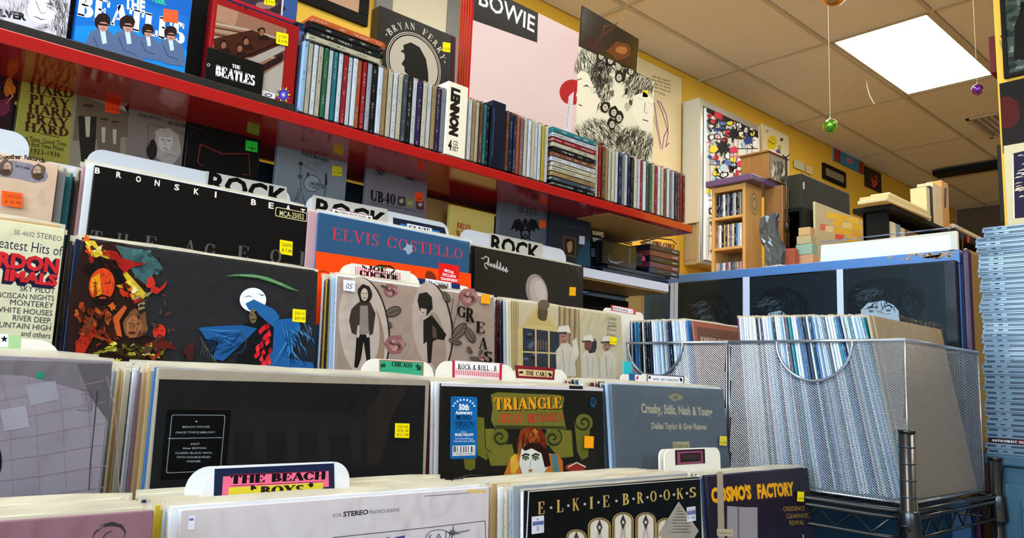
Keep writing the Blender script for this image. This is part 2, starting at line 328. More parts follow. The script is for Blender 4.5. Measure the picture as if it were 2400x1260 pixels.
def sticker(root, y0, x0, yy0, x1, yy1, col, lines, skew=0, label=None, tcol='#3a3010'):
    a = Art(root, y0-.0002); a.poly([(x0, yy0), (x1, yy0+skew), (x1-1, yy1+skew), (x0-1, yy1)], col)
    hgt = (yy1-yy0)/(len(lines)+.6)
    for i, t in enumerate(lines):
        b = yy0+hgt*(i+1.1); 
        if t: a.text(t, (x0+(x1-x0)*.15, b+skew*.15), (x0+(x1-x0)*.9, b+skew*.9), hgt*.62, tcol)
    return a.done('price_sticker', 'printm', label)
# ================================================================ THE ROOM
H = CAM.z+2.2; YW = 3.06; X0, X1, Y0 = -3.0, 9.6, -3.5
struct(box('floor', 'floor', (X0, Y0, -.1, X1, YW, 0)))
struct(box('wall_back', 'yellow', (X0, YW, 0, X1, YW+.12, H+.1)))
struct(box('wall_right', 'farwall', (X1, Y0, 0, X1+.12, YW, H+.1)))
wl = struct(box('wall_left', 'plainwall', [(X0-.12, Y0, 0, X0, YW, .7), (X0-.12, Y0, 3.0, X0, YW, H+.1), (X0-.12, Y0, .7, X0, -1.5, 3.0), (X0-.12, 1.9, .7, X0, YW, 3.0)]))
wf = struct(box('wall_front', 'plainwall', [(X0, Y0-.12, 0, X1, Y0, .7), (X0, Y0-.12, 3.1, X1, Y0, H+.1), (-.6, Y0-.12, .7, X1, Y0, 3.1)]))
ceil = struct(box('ceiling', 'tee', (X0, Y0, H+.04, X1, YW, H+.12)))
GX, GY, PX, PY = 4.474, 2.123, 1.22, .61
lights_at = {(0, -1), (-2, -1), (-4, -3), (-2, -5), (2, -3), (0, -5), (-5, -6)}
tees = []
i0, i1 = math.ceil((X0-GX)/PX)-1, int((X1-GX)/PX)+1; j0, j1 = math.ceil((Y0-GY)/PY)-1, int((YW-GY)/PY)+1
for i in range(i0, i1+1):
    x = GX+i*PX
    if X0 < x < X1: tees.append((x-.012, Y0, H-.003, x+.012, YW, H+.03))
for j in range(j0, j1+1):
    y = GY+j*PY
    if Y0 < y < YW: tees.append((X0, y-.012, H-.0035, X1, y+.012, H+.03))
box('ceiling_grid', 'tee', tees, ceil, bev=0)
vent_cell = None
for i in range(i0, i1+1):
    for j in range(j0, j1+1):
        a, b = max(GX+i*PX, X0)+.014, max(GY+j*PY, Y0)+.014; c, d = min(GX+(i+1)*PX, X1)-.014, min(GY+(j+1)*PY, YW)-.014
        if c-a < .05 or d-b < .05: continue
        if (i, j) in lights_at: continue
        t = box('ceiling_tile', 'tile', (0, 0, 0, round(c-a, 4), round(d-b, 4), .018), ceil, (a, b, H+.002+random.uniform(-.001, .001)), bev=.003)
names = {(0, -1): 'square bright white ceiling light panel in the tile grid'}
for n, (i, j) in enumerate(sorted(lights_at)):
    a, b = GX+i*PX+.014, GY+j*PY+.014
    L = empty('ceiling_light', (a, b, H)); w_, d_ = PX-.028, PY-.028
    box('frame', 'tee', [(0, 0, 0, w_, .022, .03), (0, d_-.022, 0, w_, d_, .03), (0, 0, 0, .022, d_, .03), (w_-.022, 0, 0, w_, d_, .03), (0, 0, .03, w_, d_, .035)], L, bev=.001)
    box('diffuser', 'panel', (.022, .022, .006, w_-.022, d_-.022, .012), L)
    tag(L, 'bright white rectangular ceiling light panel at upper right' if (i, j) == (0, -1) else 'white rectangular ceiling light panel out of the picture', 'light', 'ceiling light panels')
# ---- ceiling vent and dark access strip
q = P(2262, 278, Z=H); V_ = empty('ceiling_vent', (q.x, q.y-.55, H-.006))
box('frame', 'tee', [(0, 0, -.008, .6, .03, .004), (0, .52, -.008, .6, .55, .004), (0, 0, -.008, .03, .55, .004), (.57, 0, -.008, .6, .55, .004)], V_, bev=.002)
for k in range(11): box('slat', 'metalframe', (.03, 0, -.014, .57, .03, -.011), V_, (0, .045+k*.044, .003), (math.radians(35), 0, 0), bev=0)
tag(V_, 'square ceiling air vent with slanted slats beside the dark red round poster', 'vent')
q0, q1 = P(2212, 404, Z=H-.05), P(2345, 385, Z=H-.05)
box('ceiling_baffle', 'blackm', (0, 0, 0, .16, 2.0, .045), None, (q0.x, q0.y-1.9, H-.06)); tag(bpy.data.objects['ceiling_baffle'], 'long dark recessed strip hanging under the far ceiling', 'baffle')
# ---- hanging baubles
def bauble(px, py, dia, depth, col, label, sag=0):
    d = ray(px, py); c = CAM+d*depth; r = dia/2
    o = empty('hanging_bauble', c)
    bm = bmesh.new(); bmesh.ops.create_uvsphere(bm, u_segments=32, v_segments=20, radius=r); me = bpy.data.meshes.new('ball'); bm.to_mesh(me); bm.free()
    me.polygons.foreach_set('use_smooth', [True]*len(me.polygons)); obj('ball', me, ballmat('bauble_'+label.split()[0], col), o)
    tube('cap', 'metalframe', [[(0, 0, r*.96), (0, 0, r*1.18)]], r*.2, o, seg=12)
    tube('loop', 'metalframe', [[(r*.12*math.cos(t), 0, r*1.28+r*.12*math.sin(t)) for t in np.linspace(0, 6.283, 14)]], r*.03, o, seg=6)
    tube('string', 'string', [[(0, 0, r*1.35), (0.001, 0, (H-c.z)*.5), (0, 0, H-c.z-.002)]], .0011, o, seg=6)
    tag(o, label, 'bauble'); return o
bauble(1946, 295, .047, 2.55, '#5f9a10', 'green shiny bauble hanging on a long string')
bauble(1955, -16, .075, 2.25, '#c8781c', 'orange shiny bauble at the top edge above the green one')
bauble(2291, 210, .048, 3.4, '#6a1a96', 'purple shiny bauble hanging beside the ceiling light')
q = P(2030, 187, Z=H)
g_ = tube('ceiling_ribbon', 'string', [[(q.x, q.y, H), (q.x-.01, q.y-.01, H-.06), (q.x-.02, q.y-.03, H-.13), (q.x-.02, q.y-.06, H-.2)]], .0018); tag(g_, 'short curved loose thread hanging from the ceiling', 'thread')
# ================================================================ RED SHELF
YS = 1.105; ZS = CAM.z+.3728*YS; XE = 1.592; XL = -.5
rs = empty('red_wall_shelf', (XL, YS, ZS-.0215))
box('board', 'red', (0, 0, 0, XE-XL, .30, .0195), rs, bev=.002)
box('liner', 'blackboard', (0, .003, .0195, P(690, 262, Y=YS).x-XL, .30, .0315), rs, bev=.001)
box('underside_reflection', 'wood', (P(1440, 540, Y=YS).x-XL, .02, -.0012, XE-XL-.02, .28, 0), rs, bev=0)  # wood-toned sheet stands in for the reflection on the glossy underside
tag(rs, 'long glossy red shelf board carrying the row of discs', 'shelf')
# ================================================================ RECORD RACK (stepped)
rk = empty('record_rack', (-.85, .50, 0))
def R_(x0, y0, z0, x1, y1, z1): return (x0+.85, y0-.50, z0, x1+.85, y1-.50, z1)
rows = [dict(y=.60, z=CAM.z-.435, yb=.775), dict(y=.775, z=CAM.z-.322, yb=1.0), dict(y=1.03, z=CAM.z-.172, yb=1.125), dict(y=1.125, z=CAM.z-.058, yb=1.2)]
box('bin_floor', 'rack', [R_(-.85, .52, CAM.z-.46, 1.29, .753, CAM.z-.437), R_(-.85, .754, CAM.z-.345, 1.29, 1.0, CAM.z-.324), R_(-.85, 1.002, CAM.z-.196, 1.29, 1.099, CAM.z-.174), R_(-.85, 1.102, CAM.z-.082, 1.29, 1.24, CAM.z-.06)], rk)
box('riser', 'rack', [R_(-.85, .750, CAM.z-.46, 1.29, .754, CAM.z-.25), R_(-.85, .998, CAM.z-.345, 1.29, 1.002, CAM.z-.09), R_(-.85, 1.099, CAM.z-.196, 1.29, 1.102, CAM.z-.07), R_(-.85, .52, 0, 1.29, .54, CAM.z-.4)], rk)
box('side_panel', 'rack', [R_(1.275, .52, 0, 1.29, 1.24, CAM.z-.34), R_(1.275, 1.0, CAM.z-.34, 1.29, 1.24, CAM.z-.1)], rk)
YLG = 1.215; ZB = CAM.z+.2278*YLG
box('back_post', 'wood', R_(P(1005, 432, Y=1.3).x, 1.305, 0, P(1057, 445, Y=1.3).x, 1.34, ZS-.03), rk)
box('back_post', 'wood', R_(-.2, 1.305, 0, -.13, 1.34, ZS-.03), rk)
tag(rk, 'dark stained stepped wooden rack holding four rows of records', 'rack')
XLE = 1.35*YLG
ls = empty('display_ledge', (-.5, YLG, ZB-.022))
box('board', 'wood', (0, .002, -.004, XLE+.5, .125, .018), ls); box('white_lip', 'whitelip', (0, -.003, 0, XLE+.5, .004, .022), ls, bev=.001); box('top_surface', 'whitelip', (0, .004, .018, XLE+.5, .125, .022), ls, bev=0)
tag(ls, 'wood ledge with white front lip under the red shelf', 'shelf')
bb = empty('dark_back_board', (-.5, 1.345, ZB-.4)); box('board', 'blackm', (0, 0, 0, XLE+.5, .012, .36), bb)
box('panel_strip', M('slate_panel', '#22303c', .5), (0, 0, .37, XLE+.5, .012, .51), bb); box('lower_board', 'blackm', (0, 0, -ZB+.4, XLE+.5, .012, -.002), bb); box('brass_rail', 'tan', (0, -.012, .425, XLE+.48, -.0005, .455), bb); tag(bb, 'dark board closing the back behind the ledge', 'board')
# brass/cream strips seen between the ledge discs
# ---------------------------------------------------------------- RECORDS
LPW, LPH = .315, .315
ORD = ['zeroth', 'first', 'second', 'third', 'fourth', 'fifth', 'sixth', 'seventh', 'eighth', 'ninth', 'tenth', 'eleventh', 'twelfth', 'thirteenth', 'fourteenth', 'fifteenth', 'sixteenth', 'seventeenth', 'eighteenth', 'nineteenth', 'twentieth']
TENS = {20: 'twenty', 30: 'thirty', 40: 'forty', 50: 'fifty', 60: 'sixty'}
def ordn(n):
    if n <= 20: return ORD[n]
    t = n//10*10
    return (TENS[t][:-1]+'ieth') if n == t else TENS[t]+'-'+ORD[n-t]
CN = {'white': '#e4e6ea', 'cream': '#d9cfb4', 'black': '#17171a', 'grey': '#8d9096', 'brown': '#6b4630', 'red': '#a8202a', 'maroon': '#54202a', 'navy': '#1c2a48', 'blue': '#3a6ea8', 'pale blue': '#a9c4dc', 'yellow': '#c8ae30',
      'orange': '#c8602a', 'green': '#2e6a48', 'teal': '#2a7e88', 'tan': '#b8996a', 'pink': '#c89a9c', 'purple': '#3c2552', 'plum': '#6a3048', 'slate': '#4a5560', 'mauve': '#8a6a74', 'silver': '#b4bac2', 'bronze': '#8a5238'}
def lp_mesh(w_, h_, t_):
    k = ('lpm', w_, h_, t_)
    if k in _bc: return _bc[k]
    _bc[k] = bmesh_boxes([(0, -0.0, 0, w_, t_, h_)], .0009); return _bc[k]
def flap_mesh():
    if 'flap' in _bc: return _bc['flap']
    V = []; Fc = []; n = 9; R = random.Random(3)
    for i in range(n):
        x = -.003+(LPW+.008)*i/(n-1); V += [(x, .0002, LPH-.004), (x, .0004+R.uniform(-.0006, .0012), LPH+.003+R.uniform(-.001, .0015)), (x, .0016+R.uniform(0, .001), LPH+.0005)]
    for i in range(n-1):
        for k in (0, 1): Fc.append((3*i+k, 3*i+3+k, 3*i+4+k, 3*i+1+k))
    me = bpy.data.meshes.new('flap'); me.from_pydata(V, [], Fc); _bc['flap'] = me; return me
def bag(root, seed, t_=.004, sag=.010, fl=True):
    """clear loose record bag: front sheet with a wavy open top"""
    R = random.Random(seed); n = 12; V = []; Fc = []; yf = -.0038
    for i in range(n):
        x = -.005+(LPW+.010)*i/(n-1); e = R.uniform(-.003, .004)
        V += [(x, yf+.002, 0.0), (x, yf, LPH*.5), (x, yf+.0015, LPH), (x, yf+.002+R.uniform(-.001, .001), LPH+sag*.75+e), (x, yf+.008, LPH+sag+e)]
    for i in range(n-1):
        for k in range(4): Fc.append((5*i+k, 5*i+5+k, 5*i+6+k, 5*i+1+k))
    me = bpy.data.meshes.new('bag'); me.from_pydata(V, [], Fc); me.polygons.foreach_set('use_smooth', [True]*len(me.polygons))
    return obj('plastic_sleeve', me, 'bag', root)
def record(tl, Y, col, label, lean=3, yaw=0, t_=.004, bagged=True, w_=LPW, rt=False, name='vinyl_record', group=None, roll=0):
    """tl = photo pixel of the top left (or, rt, top right) corner of the cover; stands with its foot nearer to the aisle"""
    p = P(*tl, Y=Y); rot = (-math.radians(lean), math.radians(roll), math.radians(yaw)); Rm = Euler(rot).to_matrix()
    loc = p - Rm @ Vector((w_ if rt else 0, 0, LPH))
    o = obj(name, lp_mesh(w_, LPH, t_), 'lpplain', None, loc, rot, col)
    tag(o, label, 'record', group)
    if bagged: bag(o, hash(label) % 999 if False else sum(map(ord, label)), t_)
    return o
def bin_fill(front, desc, n, pitch, cols, seed, dz=.0, place='row', rise=0, jx=.006, dx=0):
    R = random.Random(seed); g = 'records filed behind the '+desc
    for k in range(1, n+1):
        cn = cols[(k-1) % len(cols)]
        lean = front.rotation_euler.x*(1-.5*k/n)
        x = front.location.x+R.uniform(-jx, jx*.3)+dx*k
        o = obj('vinyl_record', lp_mesh(LPW, LPH, .0036), 'lp', None, (x, front.location.y+k*pitch, front.location.z+R.uniform(-.002, .004)+rise*k), (lean, 0, R.uniform(-.006, .006)), CN[cn])
        tag(o, f'{cn} record sleeve, {ordn(k)} behind the {desc}', 'record', g)
        obj('plastic_sleeve', flap_mesh(), 'flap', o)
# ================================================================ FRONT COVERS
YEL, ORG = '#f0d800', '#f8a010'
# ---- back row
r = record((222, 386), 1.133, '#0b0908', 'black record with a row of small spaced white capitals along its top edge', 1.5, bagged=False)
a = Art(r)
for ch, x, y in zip('BRONSKIBEA', (222, 272, 318, 362, 408, 454, 503, 588, 629, 669), (405, 415, 425, 434, 444, 454, 462, 479, 487, 493)):
    wv = 4 if ch == 'I' else 12
    a.text(ch, (x, y), (x+wv, y+wv*.17), 14, '#e8dcd0', bold=.03)
a.text('T', (704, 502), (714, 504), 14, '#e8dcd0', bold=.03)
a.rect(646, 484, 719, 520, '#d8c890', r=.003); a.rect(647.5, 486, 717.5, 518, '#0b0908', r=.003)
a.text('MCA-25052', (655, 505), (712, 514), 13, '#d8c890', 'sans', .01)
for ch, x, y in zip('THEAGEOF', (210, 272, 338, 430, 478, 555, 632, 700), (570, 577, 583, 592, 600, 606, 614, 620)):
    a.text(ch, (x, y), (x+26, y+4), 32, '#55524f', 'serif', .1)
a.done(); sticker(r, 0, 656, 561, 686, 594, YEL, ['226090', '$ 7.48'], 5, 'yellow price sticker')
r_bron = r
r = record((747, 497), 1.118, '#2b5072', 'blue and orange record with widely spaced thin red capitals', 1.5, bagged=False)
a = Art(r); a.poly([(740, 588), (1104, 641), (1104, 760), (735, 760)], '#f2480c')
a.text('ELVIS COSTELLO', (778, 560), (1084, 607), 28, '#cc3038', 'serif', -.25)
a.blob(957, 584, 11, 11, '#8fa0ae', 3); a.line([(868, 630), (890, 622), (915, 624), (938, 640)], 4, '#2a1a14'); a.ell(894, 632, 14, 8, '#5f7d28', 8)
a.blob(1010, 650, 12, 18, '#7a2a18', 4, j=.1, rot=-30); a.line([(740, 640), (760, 634), (780, 644)], 2, '#8a2a10')
a.poly([(1028, 615), (1076, 623), (1074, 672), (1028, 664)], '#e01c1c')
for i, t in enumerate(('RETAIL', 'EXCLUSIVE', 'TRANSPARENT', 'RED COLORED')):
    d = (11, 7, 2, 4)[i]; a.text(t, (1030+d, 636+i*9.6-.4), (1075-d, 642+i*9.6), 6.4, '#ffffff', bold=.02)
for i in range(9): a.line([(1068+i*4, 563+i*.5), (1074+i*4, 569+i*.6)], 1, '#c8d4dc', taper=True)
a.done(); r_cost = r
r = record((1115, 576), 1.17, '#2a2620', 'dark brown record with a looping white handwritten signature', 1.5, bagged=False)
a = Art(r); sig = [(1133, 606), (1138, 600), (1146, 605), (1143, 615), (1135, 618), (1137, 625), (1142, 630)]
a.line(sig, 1.8, '#f0ece4')
for i, x0 in enumerate(range(1142, 1190, 7)):
    y = 612+i*2.6; up = (8, -2, 0, 10, 9, 1, 2)[i % 7]; a.line([(x0, y+9), (x0+3, y-up), (x0+4, y+4), (x0+2, y+11), (x0+7, y+6)], 1.6, '#f0ece4')
a.line([(1128, 603), (1131, 607)], 1.6, '#f0ece4')
a.ell(1258, 683, 25, 42, '#9a8a80', -12, 28); a.ell(1262, 686, 20, 37, '#b8a89c', -12, 28); a.ell(1266, 680, 12, 24, '#c8b8ac', -12, 24)
for i in range(9): a.line([(1330+i*4, 612+i*.7), (1336+i*4, 622+(i % 3)*5+i)], 1, '#d8d0b8', taper=True)  # pale strokes here and below paint highlights on scratches near the right edge
for i in range(6): a.line([(1350+i*2, 632+i*5), (1363, 626+i*6)], 1, '#d8d0b8', taper=True)
a.done(); sticker(r, 0, 1335, 672, 1350, 692, '#f8b010', [''], 1, 'amber price sticker'); r_coll = r
r = record((138, 385), 1.12, '#d8b89c', 'cream record with two bearded heads in a grey oval, orange price tag', 1.5, rt=True)
a = Art(r); a.arctext('Together Records', (34, 640), 268, -7, 14.5, 11, '#2a2018', 'sans', .02)
a.poly([(-40, 395), (-10, 380), (30, 376), (70, 383), (105, 398), (113, 412), (106, 424), (80, 428), (40, 418), (-10, 412), (-40, 414)], '#8f8894')
for cx, cy, f in ((14, 393, -1), (90, 402, 1)):
    a.blob(cx, cy, 17, 19, '#6a584c', cx, 16, .12); a.ell(cx-f*3, cy-1, 9, 12, '#c8a68c', 10); a.poly([(cx-14, cy+4), (cx+8, cy+3), (cx+12, cy+13), (cx-2, cy+20), (cx-16, cy+14)], '#5f4636')
    a.line([(cx-9, cy-4), (cx-3, cy-5)], 1.5, '#2a1a14'); a.line([(cx+1, cy-4), (cx+6, cy-3)], 1.5, '#2a1a14'); a.line([(cx-3, cy-3), (cx-5, cy+3), (cx-1, cy+4)], 1, '#3a2a20'); a.hair(cx, cy+10, 12, 8, 40, '#3a2820', 5, 100, 30, 8, .8)
a.text('ST-T-1003', (36, 391), (70, 398), 5, '#3a3038', bold=.03)
a.rect(-70, 506, 26, 517, '#20a090'); a.poly([(26, 509), (60, 512), (110, 520), (138, 530), (138, 545), (26, 525)], '#b06848')
a.done('cover_print', 'printm'); sticker(r, -.0042, 4, 446, 53, 480, '#ff5a18', ['120320', '$ 36.98'], 7, 'orange price sticker'); r_tog = r
# ---- third row
r = record((197, 559), 1.04, '#29282a', 'dark painted record with flames at the left and a blue-cloaked figure under a white moon', 5)
a = Art(r)
a.poly([(195, 565), (285, 570), (330, 590), (375, 605), (380, 640), (345, 660), (330, 720), (300, 760), (372, 800), (390, 860), (160, 860), (160, 700)], '#2a1712')
R_0 = random.Random(11)
a.poly([(199, 562), (222, 564), (235, 585), (260, 590), (285, 612), (300, 640), (318, 660), (345, 690), (330, 706), (300, 680), (285, 655), (262, 625), (240, 608), (215, 600), (205, 580)], '#d8b428')
a.poly([(270, 574), (345, 588), (370, 610), (382, 630), (360, 640), (345, 670), (320, 650), (300, 620), (285, 600)], '#3f6464')
for i in range(16):
    x, y = R_0.uniform(275, 372), R_0.uniform(580, 650); a.blob(x, y, R_0.uniform(5, 12), R_0.uniform(3, 8), R_0.choice(['#4a7474', '#345252', '#5a8078', '#2c4646']), i, j=.4)
for i in range(46):
    t = i/46; x = 205+120*t+R_0.uniform(-14, 14); y = 566+140*t+R_0.uniform(-16, 22); a.blob(x, y, R_0.uniform(4, 14), R_0.uniform(3, 9), R_0.choice(['#c83414', '#f0a020', '#e8d048', '#a02010', '#f4e0b0', '#5a1a10', '#d86420']), i+40, j=.5, rot=40)
a.poly([(250, 585), (272, 590), (285, 605), (310, 612), (345, 618), (310, 626), (290, 640), (275, 620), (255, 604)], '#b0201a')   # small leaping red figure
a.blob(248, 640, 52, 34, '#17100e', 9, 18, .25, 20)
a.ell(238, 668, 30, 40, '#e0481c', 8, 22); a.poly([(214, 652), (232, 640), (238, 690), (225, 702), (212, 680)], '#e8a020'); a.poly([(222, 650), (228, 690), (218, 696)], '#a03010')
for p in ([(216, 662), (228, 665)], [(246, 664), (258, 662)], [(232, 690), (246, 692)], [(222, 700), (240, 704), (254, 698)]): a.line(p, 2.4, '#2a0c08')
a.blob(240, 703, 24, 11, '#20100c', 12, 12, .2); a.ell(240, 698, 9, 2.5, '#b04020')
for i in range(46): a.blob(R_0.uniform(180, 270), R_0.uniform(715, 800), R_0.uniform(6, 17), R_0.uniform(3, 8), R_0.choice(['#a8401a', '#7a2a12', '#c86020', '#3a1a10', '#54200e', '#903818']), i+90, j=.4, rot=R_0.uniform(0, 180))
a.poly([(176, 800), (215, 760), (225, 775), (190, 840), (176, 840)], '#b82a14'); a.poly([(190, 770), (214, 740), (222, 752), (200, 790)], '#7a3a1a')
a.blob(316, 758, 30, 34, '#7a5030', 21, 16, .2); a.ell(312, 766, 19, 26, '#a86a40', 4); a.ell(308, 780, 9, 4, '#5a2a1a'); a.line([(300, 757), (309, 760)], 2, '#2a120c'); a.line([(318, 760), (327, 758)], 2, '#2a120c'); a.line([(313, 758), (311, 772)], 1.6, '#3a1a10')
a.poly([(262, 745), (290, 715), (296, 722), (278, 752), (285, 790), (272, 786)], '#c85a28')
for i in range(40): a.blob(R_0.uniform(225, 392), R_0.uniform(805, 850), R_0.uniform(4, 14), R_0.uniform(2, 6), R_0.choice(['#d8c838', '#8a8a20', '#3a3010', '#e8dc70', '#6a6018', '#2a1a10', '#a83018']), i+150, j=.5, rot=R_0.uniform(-30, 30))
for i in range(5): a.blob(330+R_0.uniform(-18, 18), 690+i*8, 10, 4, R_0.choice(['#d8d0a0', '#8a7a50', '#3a3026']), 300+i, j=.4, rot=-25)
a.ell(371, 778, 15, 18, '#c02c20', 8); a.line([(362, 774), (368, 776)], 1.5, '#2a0c08'); a.line([(373, 775), (380, 775)], 1.5, '#2a0c08'); a.ell(371, 786, 6, 2, '#5a1410')
a.poly([(352, 668), (372, 676), (390, 658), (384, 674), (366, 690), (350, 684)], '#a8241c'); a.blob(351, 663, 10, 12, '#b82c20', 33)
a.poly([(352, 800), (372, 792), (400, 806), (414, 820), (388, 816), (360, 830)], '#5a1c14'); a.blob(440, 818, 12, 20, '#3f1c18', 34, j=.5)
for i in range(7): a.line([(468+i*5, 790+i*8), (474+i*5, 812+i*6), (468+i*7, 830+i*4)], 2.2, '#4a4a3c')
p = [(525, 648), (550, 643), (590, 643), (625, 650), (660, 664), (700, 684), (672, 677), (640, 664), (600, 652), (560, 648)]
a.poly(p, '#4f7a4c'); a.line([(560, 645), (610, 649), (660, 668)], 2, '#7aa074')
a.ell(590, 703, 31, 28, '#e6e6ee', 0, 30); a.line([(566, 698), (580, 694), (592, 697)], 2, '#25242a', taper=True); a.line([(600, 688), (612, 693), (619, 690)], 2.5, '#25242a', taper=True); a.line([(560, 710), (572, 709)], 3, '#25242a', taper=True)
a.poly([(565, 760), (640, 745), (672, 790), (640, 870), (540, 870), (570, 800)], '#101216')
a.poly([(462, 768), (500, 765), (565, 762), (600, 770), (570, 800), (520, 846), (495, 840), (510, 800), (480, 795)], '#1d5288')
for i in range(5): a.line([(470+i*8, 772+i*3), (520+i*6, 776+i*8), (566-i*3, 775+i*9)], 4, ('#2f74ac', '#143c66')[i % 2], taper=True)
a.poly([(572, 712), (592, 702), (612, 712), (640, 726), (652, 742), (642, 770), (620, 752), (600, 735), (580, 726)], '#225c90'); a.poly([(640, 750), (690, 745), (702, 764), (690, 800), (672, 840), (730, 850), (735, 875), (600, 870), (636, 820)], '#1c5690')
for i in range(7): a.line([(655+i*4, 752+i*4), (670+i*2, 800+i*4), (636+i*12, 855)], 4, ('#3a84bc', '#123860', '#2a6ca4')[i % 3], taper=True)
a.ell(590, 741, 9, 17, '#6a5a3a', 0); a.line([(583, 737), (588, 739)], 2, '#1a1410'); a.line([(584, 750), (596, 749)], 2, '#2a2010'); a.line([(595, 730), (606, 750)], 6, '#0a0c10')
for i in range(26): a.poly([(x, y) for x, y in (lambda X, Y: ((X, Y), (X+7, Y-9), (X+10, Y+3), (X+3, Y+8)))(R_0.uniform(588, 622)+i*.2, 765+i*3.8)], R_0.choice(['#c81c24', '#a01018', '#d83030']))
a.line([(560, 780), (575, 800), (562, 830)], 2, '#4a3c28')
a.hair(215, 760, 45, 60, 120, '#1c0e0a', 61, 70, 60, 18, 1.4); a.hair(250, 600, 50, 30, 50, '#5a140c', 62, 40, 50, 16, 1.4); a.hair(330, 600, 40, 28, 40, '#22393a', 63, 20, 50, 16, 1.4); a.hair(310, 825, 80, 18, 90, '#1a140a', 64, 20, 60, 14, 1.4); a.hair(238, 665, 26, 34, 40, '#8a2410', 65, 100, 30, 14, 1.2); a.hair(312, 766, 18, 24, 36, '#5a3018', 66, 100, 30, 12, 1.2); a.hair(690, 800, 36, 40, 40, '#12304e', 67, 60, 20, 34, 1.8); a.hair(540, 800, 50, 26, 40, '#12304e', 68, 150, 20, 34, 1.8); a.hair(700, 780, 30, 30, 24, '#4a94c8', 69, 60, 20, 28, 1.4)
for k in range(22): a.blob(R_0.uniform(320, 420), R_0.uniform(690, 830), R_0.uniform(4, 9), R_0.uniform(2, 5), R_0.choice(['#3a2620', '#4c3028', '#241c1a', '#5a2a20']), 500+k, 9, .5, rot=R_0.uniform(0, 180))
a.done(); sticker(r, -.0042, 686, 723, 717, 753, YEL, ['226110', '$69.98'], 3, 'yellow price sticker'); r_sab = r
r = record((793, 646), 1.047, '#a58f80', 'taupe record with two pale ovals of standing figures and red roses', 5)
a = Art(r)
for cx, cy, rx, ry, c1 in ((852, 770, 57, 122, '#c4b2a4'), (1012, 765, 45, 105, '#b8a598')):
    a.ell(cx+4, cy, rx, ry, '#2c221c', -7, 40); a.ell(cx, cy, rx, ry, c1, -7, 40)
a.ell(866, 790, 34, 90, '#9a806a', -7, 30); a.ell(848, 760, 40, 98, '#bfae a2'.replace(' ', ''), -7, 30); a.ell(1022, 800, 22, 70, '#a08a78', -7, 30)
K = '#1c1816'
a.poly([(832, 715), (845, 705), (868, 708), (880, 735), (874, 782), (866, 786), (862, 760), (838, 762), (835, 785), (824, 780), (818, 750), (823, 725)], '#3c322c'); a.poly([(844, 716), (862, 716), (864, 782), (842, 782)], '#8c8078')
a.poly([(836, 782), (866, 784), (868, 838), (873, 868), (862, 868), (852, 800), (846, 840), (838, 862), (830, 860)], K); a.blob(855, 688, 17, 22, '#2a201a', 5, 14, .1); a.ell(854, 690, 8.5, 15, '#c8b4a6'); a.line([(849, 686), (853, 687)], 1.3, K); a.line([(857, 687), (861, 686)], 1.3, K); a.line([(851, 698), (858, 698)], 1.2, K)
a.poly([(838, 780), (843, 784), (840, 792), (835, 788)], '#c8b4a6'); a.poly([(858, 784), (865, 782), (866, 789), (860, 791)], '#c8b4a6')
a.poly([(978, 705), (982, 688), (1000, 684), (1012, 696), (1014, 722), (1000, 740), (984, 728)], '#26201c'); a.poly([(985, 722), (1000, 724), (998, 748), (989, 752)], '#c0ac9e'); a.line([(988, 732), (993, 732)], 1.2, K)
a.poly([(992, 750), (1012, 738), (1030, 762), (1046, 784), (1040, 797), (1024, 794), (1014, 800), (1010, 850), (1002, 850), (1000, 800), (992, 806)], '#201b18'); a.poly([(1012, 760), (1022, 770), (1024, 790), (1014, 792)], '#54483f')
def rose(cx, cy, s, c='#8a5a58'):
    a.blob(cx, cy, s, s*.9, c, int(cx), 12, .15)
    for i in range(7):
        t = i*.9; a.ell(cx+s*.4*math.cos(t)*(1-i*.1), cy+s*.35*math.sin(t)*(1-i*.1), s*(.55-.05*i), s*(.42-.04*i), ('#a87a76', '#7a4a4a', '#b88c86')[i % 3], i*40)
    for i in range(6): a.line([(cx-s*.7+i*s*.2, cy-s*.3+i*s*.12), (cx-s*.2+i*s*.14, cy+s*.1), (cx+s*.3, cy-s*.4+i*s*.18)], 1, '#3a2422')
def leaf(cx, cy, l, wd, rot, c='#6f6252'):
    a.ell(cx, cy, l, wd, '#2c241c', rot); a.ell(cx, cy, l*.9, wd*.84, c, rot); t = math.radians(rot); a.line([(cx-l*math.cos(t), cy-l*math.sin(t)), (cx+l*math.cos(t), cy+l*math.sin(t))], 1.2, '#2c241c')
    for i in (-2, -1, 0, 1, 2): x, y = cx+i*l*.3*math.cos(t), cy+i*l*.3*math.sin(t); a.line([(x, y), (x+wd*.8*math.cos(t+1), y+wd*.8*math.sin(t+1))], .8, '#3a3026'); a.line([(x, y), (x+wd*.8*math.cos(t-1), y+wd*.8*math.sin(t-1))], .8, '#3a3026')
rose(915, 680, 17); leaf(900, 672, 9, 3, 200); rose(925, 805, 24, '#94605e'); leaf(921, 730, 19, 12, -20); rose(1098, 694, 22, '#9a6460'); leaf(1045, 696, 13, 8, 60); leaf(1075, 776, 24, 12, -50); leaf(1100, 785, 20, 10, 60); leaf(1065, 800, 16, 7, 20); leaf(1035, 672, 12, 5, 10); leaf(912, 762, 8, 4, 80)
a.line([(1060, 700), (1054, 740), (1062, 772)], 1.6, '#4a3c30'); a.line([(1075, 690), (1068, 735), (1056, 780)], 1.4, '#4a3c30'); leaf(1098, 820, 10, 5, 60); leaf(1110, 840, 12, 5, 10); leaf(1124, 828, 10, 5, 100); rose(1128, 838, 10)
for ch, x, y, hh in (('G', 1068, 742, 26), ('R', 1088, 753, 32), ('E', 1112, 779, 26), ('A', 1118, 816, 26), ('S', 1130, 848, 26)):
    a.text(ch, (x, y), (x+20, y+3), hh, '#171310', 'serif', .5)
